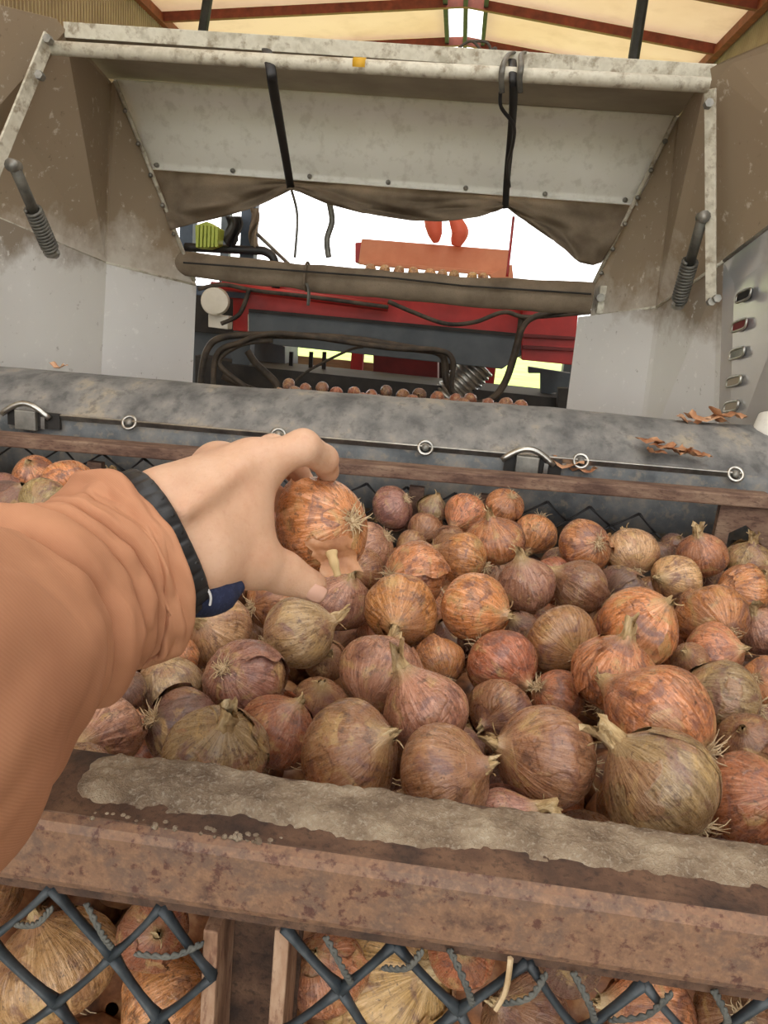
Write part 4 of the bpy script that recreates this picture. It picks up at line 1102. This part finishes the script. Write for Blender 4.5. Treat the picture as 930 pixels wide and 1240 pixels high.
def surface_nets(fn, lo, hi, h):
    lo = np.array(lo); n = np.ceil((np.array(hi)-lo)/h).astype(int)+1
    ax = [lo[i]+h*np.arange(n[i]) for i in range(3)]
    X, Y, Z = np.meshgrid(*ax, indexing='ij'); V = fn(np.stack([X, Y, Z], -1))
    S = V < 0
    nc = n-1; cnt = np.zeros(nc); acc = np.zeros(tuple(nc)+(3,))
    corners = [(i, j, k) for i in (0, 1) for j in (0, 1) for k in (0, 1)]
    sl = lambda c: tuple(slice(c[i], c[i]+nc[i]) for i in range(3))
    for a in corners:
        for d in range(3):
            if a[d]: continue
            b = list(a); b[d] = 1
            va, vb = V[sl(a)], V[sl(b)]; cr = (va < 0) != (vb < 0)
            t = np.where(cr, va/np.where(cr, va-vb, 1), 0)
            for e in range(3): acc[..., e] += np.where(cr, a[e]+(t if e == d else 0), 0)
            cnt += cr
    act = cnt > 0; idx = -np.ones(nc, int); idx[act] = np.arange(act.sum())
    ii = np.argwhere(act); vs = lo+h*(ii+acc[act]/cnt[act][:, None])
    fs = []
    for d in range(3):
        e1, e2 = (d+1) % 3, (d+2) % 3
        a = [slice(1, nc[q]) for q in range(3)]; a[d] = slice(0, nc[d]); b = list(a); b[d] = slice(1, nc[d]+1)
        A_, B_ = S[tuple(a)], S[tuple(b)]; w = np.argwhere(A_ != B_)
        if not len(w): continue
        o = w.copy(); o[:, e1] += 1; o[:, e2] += 1
        q = []
        for (p1, p2) in ((0, 0), (1, 0), (1, 1), (0, 1)):
            c = o.copy(); c[:, e1] -= 1-p1; c[:, e2] -= 1-p2
            q.append(idx[c[:, 0], c[:, 1], c[:, 2]])
        f = np.stack(q, 1); fs.append(f)
    f = np.concatenate(fs); f = f[(f >= 0).all(1)]
    return vs, f
def npv(v): return np.array([v.x, v.y, v.z])
def cone(Pt, a, b, ra, rb):
    a, b = npv(a), npv(b); ba = b-a; t = np.clip(((Pt-a)@ba)/(ba@ba), 0, 1)
    return np.linalg.norm(Pt-a-t[..., None]*ba, axis=-1)-(ra+(rb-ra)*t)
def smin(a, b, k):
    h = np.clip(.5+.5*(b-a)/k, 0, 1); return b*(1-h)+a*h-k*h*(1-h)
# joints: pixel and optical depth
J = {
 'elb': pd(45, 752, .386), 'w_r': pd(203, 622, .452), 'w_u': pd(212, 668, .462), 'w_b': pd(215, 682, .452), 
 'i_m': pd(305, 567, .492), 'i_p': pd(367, 541, .497), 'i_d': pd(392, 556, .520), 'i_t': pd(397, 571, .540),
 'm_m': pd(268, 569, .514), 'm_p': pd(330, 545, .548), 'm_d': pd(356, 566, .578), 'm_t': pd(372, 590, .592),
 'r_m': pd(250, 585, .530), 'r_p': pd(310, 585, .580), 'r_d': pd(345, 610, .600), 'r_t': pd(365, 635, .607),
 'p_m': pd(245, 615, .535), 'p_p': pd(295, 630, .575), 'p_d': pd(325, 650, .590), 'p_t': pd(345, 668, .592),
 't_c': pd(248, 676, .458), 't_m': pd(303, 678, .480), 't_i': pd(342, 693, .497), 't_t': pd(377, 709, .507)}
def hand_sdf(Pt):
    palm = cone(Pt, J['w_r'], J['i_m'], .0235, .0165)
    for k_, a in (('m_m', 'w_r'), ('r_m', 'w_u'), ('p_m', 'w_u')):
        palm = smin(palm, cone(Pt, J[a], J[k_], .021, .015), .02)
    palm = smin(palm, cone(Pt, J['w_b'], J['t_c'], .020, .020), .018)
    palm = smin(palm, cone(Pt, J['t_c'], J['t_m'], .020, .0145), .014)
    web = pd(285, 628, .482)
    palm = smin(palm, cone(Pt, pd(240, 645, .463), web, .023, .0185), .018)
    palm = smin(palm, cone(Pt, web, J['i_m'], .0165, .0145), .016)
    palm = smin(palm, cone(Pt, web, J['t_m'], .0165, .0125), .016)
    for a in ('w_r', 'w_u', 'w_b'):
        e = J['elb']+(J[a]-pd(208, 650, .455))*.35
        palm = smin(palm, cone(Pt, J[a], e, .0215, .020), .014)
    # knuckle bumps and a wrist tendon
    palm = smin(palm, np.linalg.norm(Pt-npv(pd(261, 557, .506)), axis=-1)-.0100, .014)
    for a, b in ((pd(226, 618, .426), pd(292, 566, .470)), (pd(212, 610, .434), pd(258, 560, .492))):
        palm = smin(palm, cone(Pt, a, b, .0030, .0042), .010)
    out = palm
    def chain(ns, rs, k_):
        f = cone(Pt, J[ns[0]], J[ns[1]], rs[0], rs[1])
        f = smin(f, cone(Pt, J[ns[1]], J[ns[2]], rs[1], rs[2]), .004)
        return smin(f, cone(Pt, J[ns[2]], J[ns[3]], rs[2], rs[3]), .004)
    for p_, rs in (('i', (.0130, .0112, .0096, .0082)), ('m', (.0130, .0110, .0096, .0082)), ('r', (.0120, .0104, .0092, .0078)), ('p', (.0105, .0092, .0082, .0070))):
        f = chain([p_+'_m', p_+'_p', p_+'_d', p_+'_t'], rs, .004)
        out = np.minimum(out, smin(palm, f, .010))
    th = cone(Pt, J['t_m'], J['t_i'], .0150, .0134)
    th = smin(th, cone(Pt, J['t_i'], J['t_t'], .0134, .0104), .006)
    return np.minimum(out, smin(palm, th, .010))
js = np.array([npv(v) for k_, v in J.items() if k_ != 'elb'])
lo, hi = js.min(0)-.045, js.max(0)+.03
lo[0] -= .05; lo[1] -= .05; lo[2] -= .03
vs, fs = surface_nets(hand_sdf, lo, hi, .0017)
person = thing('person', pd(-60, 900, .24), 'person\'s arm in tan sleeve reaching in to hold up an onion', 'person')
hb = MB(); hb.v = [tuple(v) for v in vs]; hb.f = [tuple(int(i) for i in f) for f in fs]
ho = hb.build('body', M['skin'], person, smooth=True)
sm = ho.modifiers.new('smooth', 'SMOOTH'); sm.factor = .5; sm.iterations = 4
# nails
def nail(c, nrm_, along, w, l, name='fingernail'):
    nrm_ = nrm_.normalized(); along = (along-nrm_*along.dot(nrm_)).normalized(); sd2 = along.cross(nrm_)
    def fn(a, b):
        x = (a-.5)*2; y = (b-.5)*2; k_ = sqrt(max(0, 1-abs(y)**4*.35)) if y > 0 else sqrt(max(0, 1-.5*y*y))
        return c+sd2*(x*w*k_)+along*(y*l)+nrm_*(-.35*w*x*x-.0006*abs(y)**3)
    return MB().grid(fn, 9, 9).build(name, M['nail'], person, smooth=True, solid=.0008)
tdir = (J['t_t']-J['t_i']).normalized()
nn = (-F_*.70-U_*.45+R_*.35)
nn = (nn-tdir*nn.dot(tdir)).normalized()
nail(J['t_t']+nn*.0108+tdir*.001, nn, tdir, .0062, .0072)

# sleeve: stations of centre pixel, depth and half widths
ST = [(-420, 1050, .150, .048), (-210, 905, .215, .0560), (-85, 832, .285, .0565), (-12, 786, .343, .0520), (42, 752, .382, .0475), (84, 726, .409, .0448), (115, 706, .427, .0445), (140, 696, .438, .0468), (163, 687, .447, .0462)]
def st_at(s):
    x = s*(len(ST)-1); i = min(len(ST)-2, int(x)); k_ = x-i
    def q(i_): return ST[max(0, min(len(ST)-1, i_))]
    def cr(a, b, c, d, t): return .5*((2*b)+(c-a)*t+(2*a-5*b+4*c-d)*t*t+(3*b-a-3*c+d)*t**3)
    v = [cr(q(i-1)[j], q(i)[j], q(i+1)[j], q(i+2)[j], k_) for j in range(4)]
    return pd(v[0], v[1], v[2]), v[3]
def sleeve(u, v):
    c, r = st_at(v); c2, _ = st_at(min(1, v+.02)); c1, _ = st_at(max(0, v-.02)); d = (c2-c1).normalized()
    # the cuff rim leans over to face the hand
    up = Vector((0, 0, 1)); x = d.cross(up).normalized(); y = x.cross(d)
    an = 2*pi*u
    f = 0
    w = v+.035*cos(an-1.0)+.03*mnoise.noise((cos(an)*1.1, sin(an)*1.1, 4))
    for w0, w1, A_ in ((.46, .60, .012), (.60, .70, .009)):     # bunched folds with sharp valleys
        q = (w-w0)/(w1-w0)
        if 0 < q < 1: f += A_*(sin(pi*q)**.65)*(.75+.25*sin(an*1.0+w0*23))
    f -= .009*math.exp(-((w-.455)/.02)**2)
    if w >= .70: f += .0075*min(1, (w-.70)/.03)**.6                 # cuff
    f -= .0022*math.exp(-((w-.80)/.008)**2)
    if v > .97: f -= .002*((v-.97)/.03)**2
    f += .0030*max(0, sin(an*3+v*22+1.5))**4*math.exp(-((v-.86)/.09)**2)
    f += .006*mnoise.noise((cos(an)*1.6, sin(an)*1.6, v*9))+.0016*mnoise.noise((cos(an)*4, sin(an)*4, v*20))
    f += .0012*sin(an*14+v*20)*math.exp(-((v-.83)/.05)**2)
    return c+x*((r+f)*cos(an))+y*((r+f)*1.02*sin(an))
sb = MB().grid(sleeve, 150, 210, wrap=True)
so = sb.build('sleeve', M['cloth'], person, smooth=True, solid=.0022)
# cuff seam
MB().tube([sleeve(i/90., .81) + (sleeve(i/90., .81)-st_at(.81)[0]).normalized()*.0002 for i in range(90)], .0007, 5, closed=True).build('cuff_seam', M['cloth'], so)

# watch strap round the wrist
wc = pd(189, 664, .4520); wd = (pd(245, 632, .464)-pd(150, 680, .436)).normalized()
xa = (U_-wd*U_.dot(wd)).normalized(); ya = wd.cross(xa)
NB = 208
_an = 2*pi*np.arange(NB)/NB; _rr = np.arange(.012, .07, .0006)
_dir = np.outer(np.cos(_an), npv(xa))+np.outer(np.sin(_an), npv(ya))
_rad = np.zeros(NB)
for off in (-.006, 0, .006):        # the strap follows the wrist it lies on
    _sd = hand_sdf(npv(wc+wd*off)+_dir[:, None, :]*_rr[None, :, None])
    _rad = np.maximum(_rad, _rr[np.argmax(_sd > 0, axis=1)])
for _ in range(6): _rad = np.maximum(_rad, (np.roll(_rad, 3)+np.roll(_rad, -3))/2)
def band(off, ex, an):
    i = int(round(an/(2*pi)*NB)) % NB
    return wc+wd*off+(xa*cos(an)+ya*sin(an))*(_rad[i]+ex)
wr = MB()
def bandf(u, v):
    an = 2*pi*u; q = 2*pi*v; k_ = abs(sin(an*13))**.4
    rr = .0020+.0014*k_
    c = band(0, .0016, an); rad = (c-wc).normalized()
    return c+rad*(rr*cos(q))+wd*(.0075*math.copysign(abs(sin(q))**.5, sin(q)))
watch = wr.grid(bandf, 208, 13, wrap=True).build('watch_strap', M['resin'], person, smooth=True)
for k_ in range(26):
    an = 2*pi*(k_+.5)/26; c = band(0, .0038, an)
    MB().disc(c+wd*.004, (c-wc), .0016, .0008, 8).build('strap_stud', M['black'], watch, smooth=True)
# navy knit band hanging under the wrist
nbp = spline([pd(190, 716, .444), pd(220, 720, .446), pd(245, 724, .448), pd(268, 721, .452), pd(293, 708, .460)], 10)
def knit(t): return .0105*(.75+.35*sin(pi*min(1, t*1.1)))*(1 if t < .8 else 1-.6*(t-.8)/.2)
kb = MB().tube(nbp, knit, 18).build('navy_wristband', M['navy'], person, smooth=True)
tc_ = pd(240, 722, .440)
for i in range(12):
    q = i/11; p_ = pd(248+4*sin(q*3)+q*6, 708+q*24, .4335+.006*abs(q-.45))
    MB().disc(p_, -F_, .0007, .0012, 6).build('stitch', M['stitch'], kb)
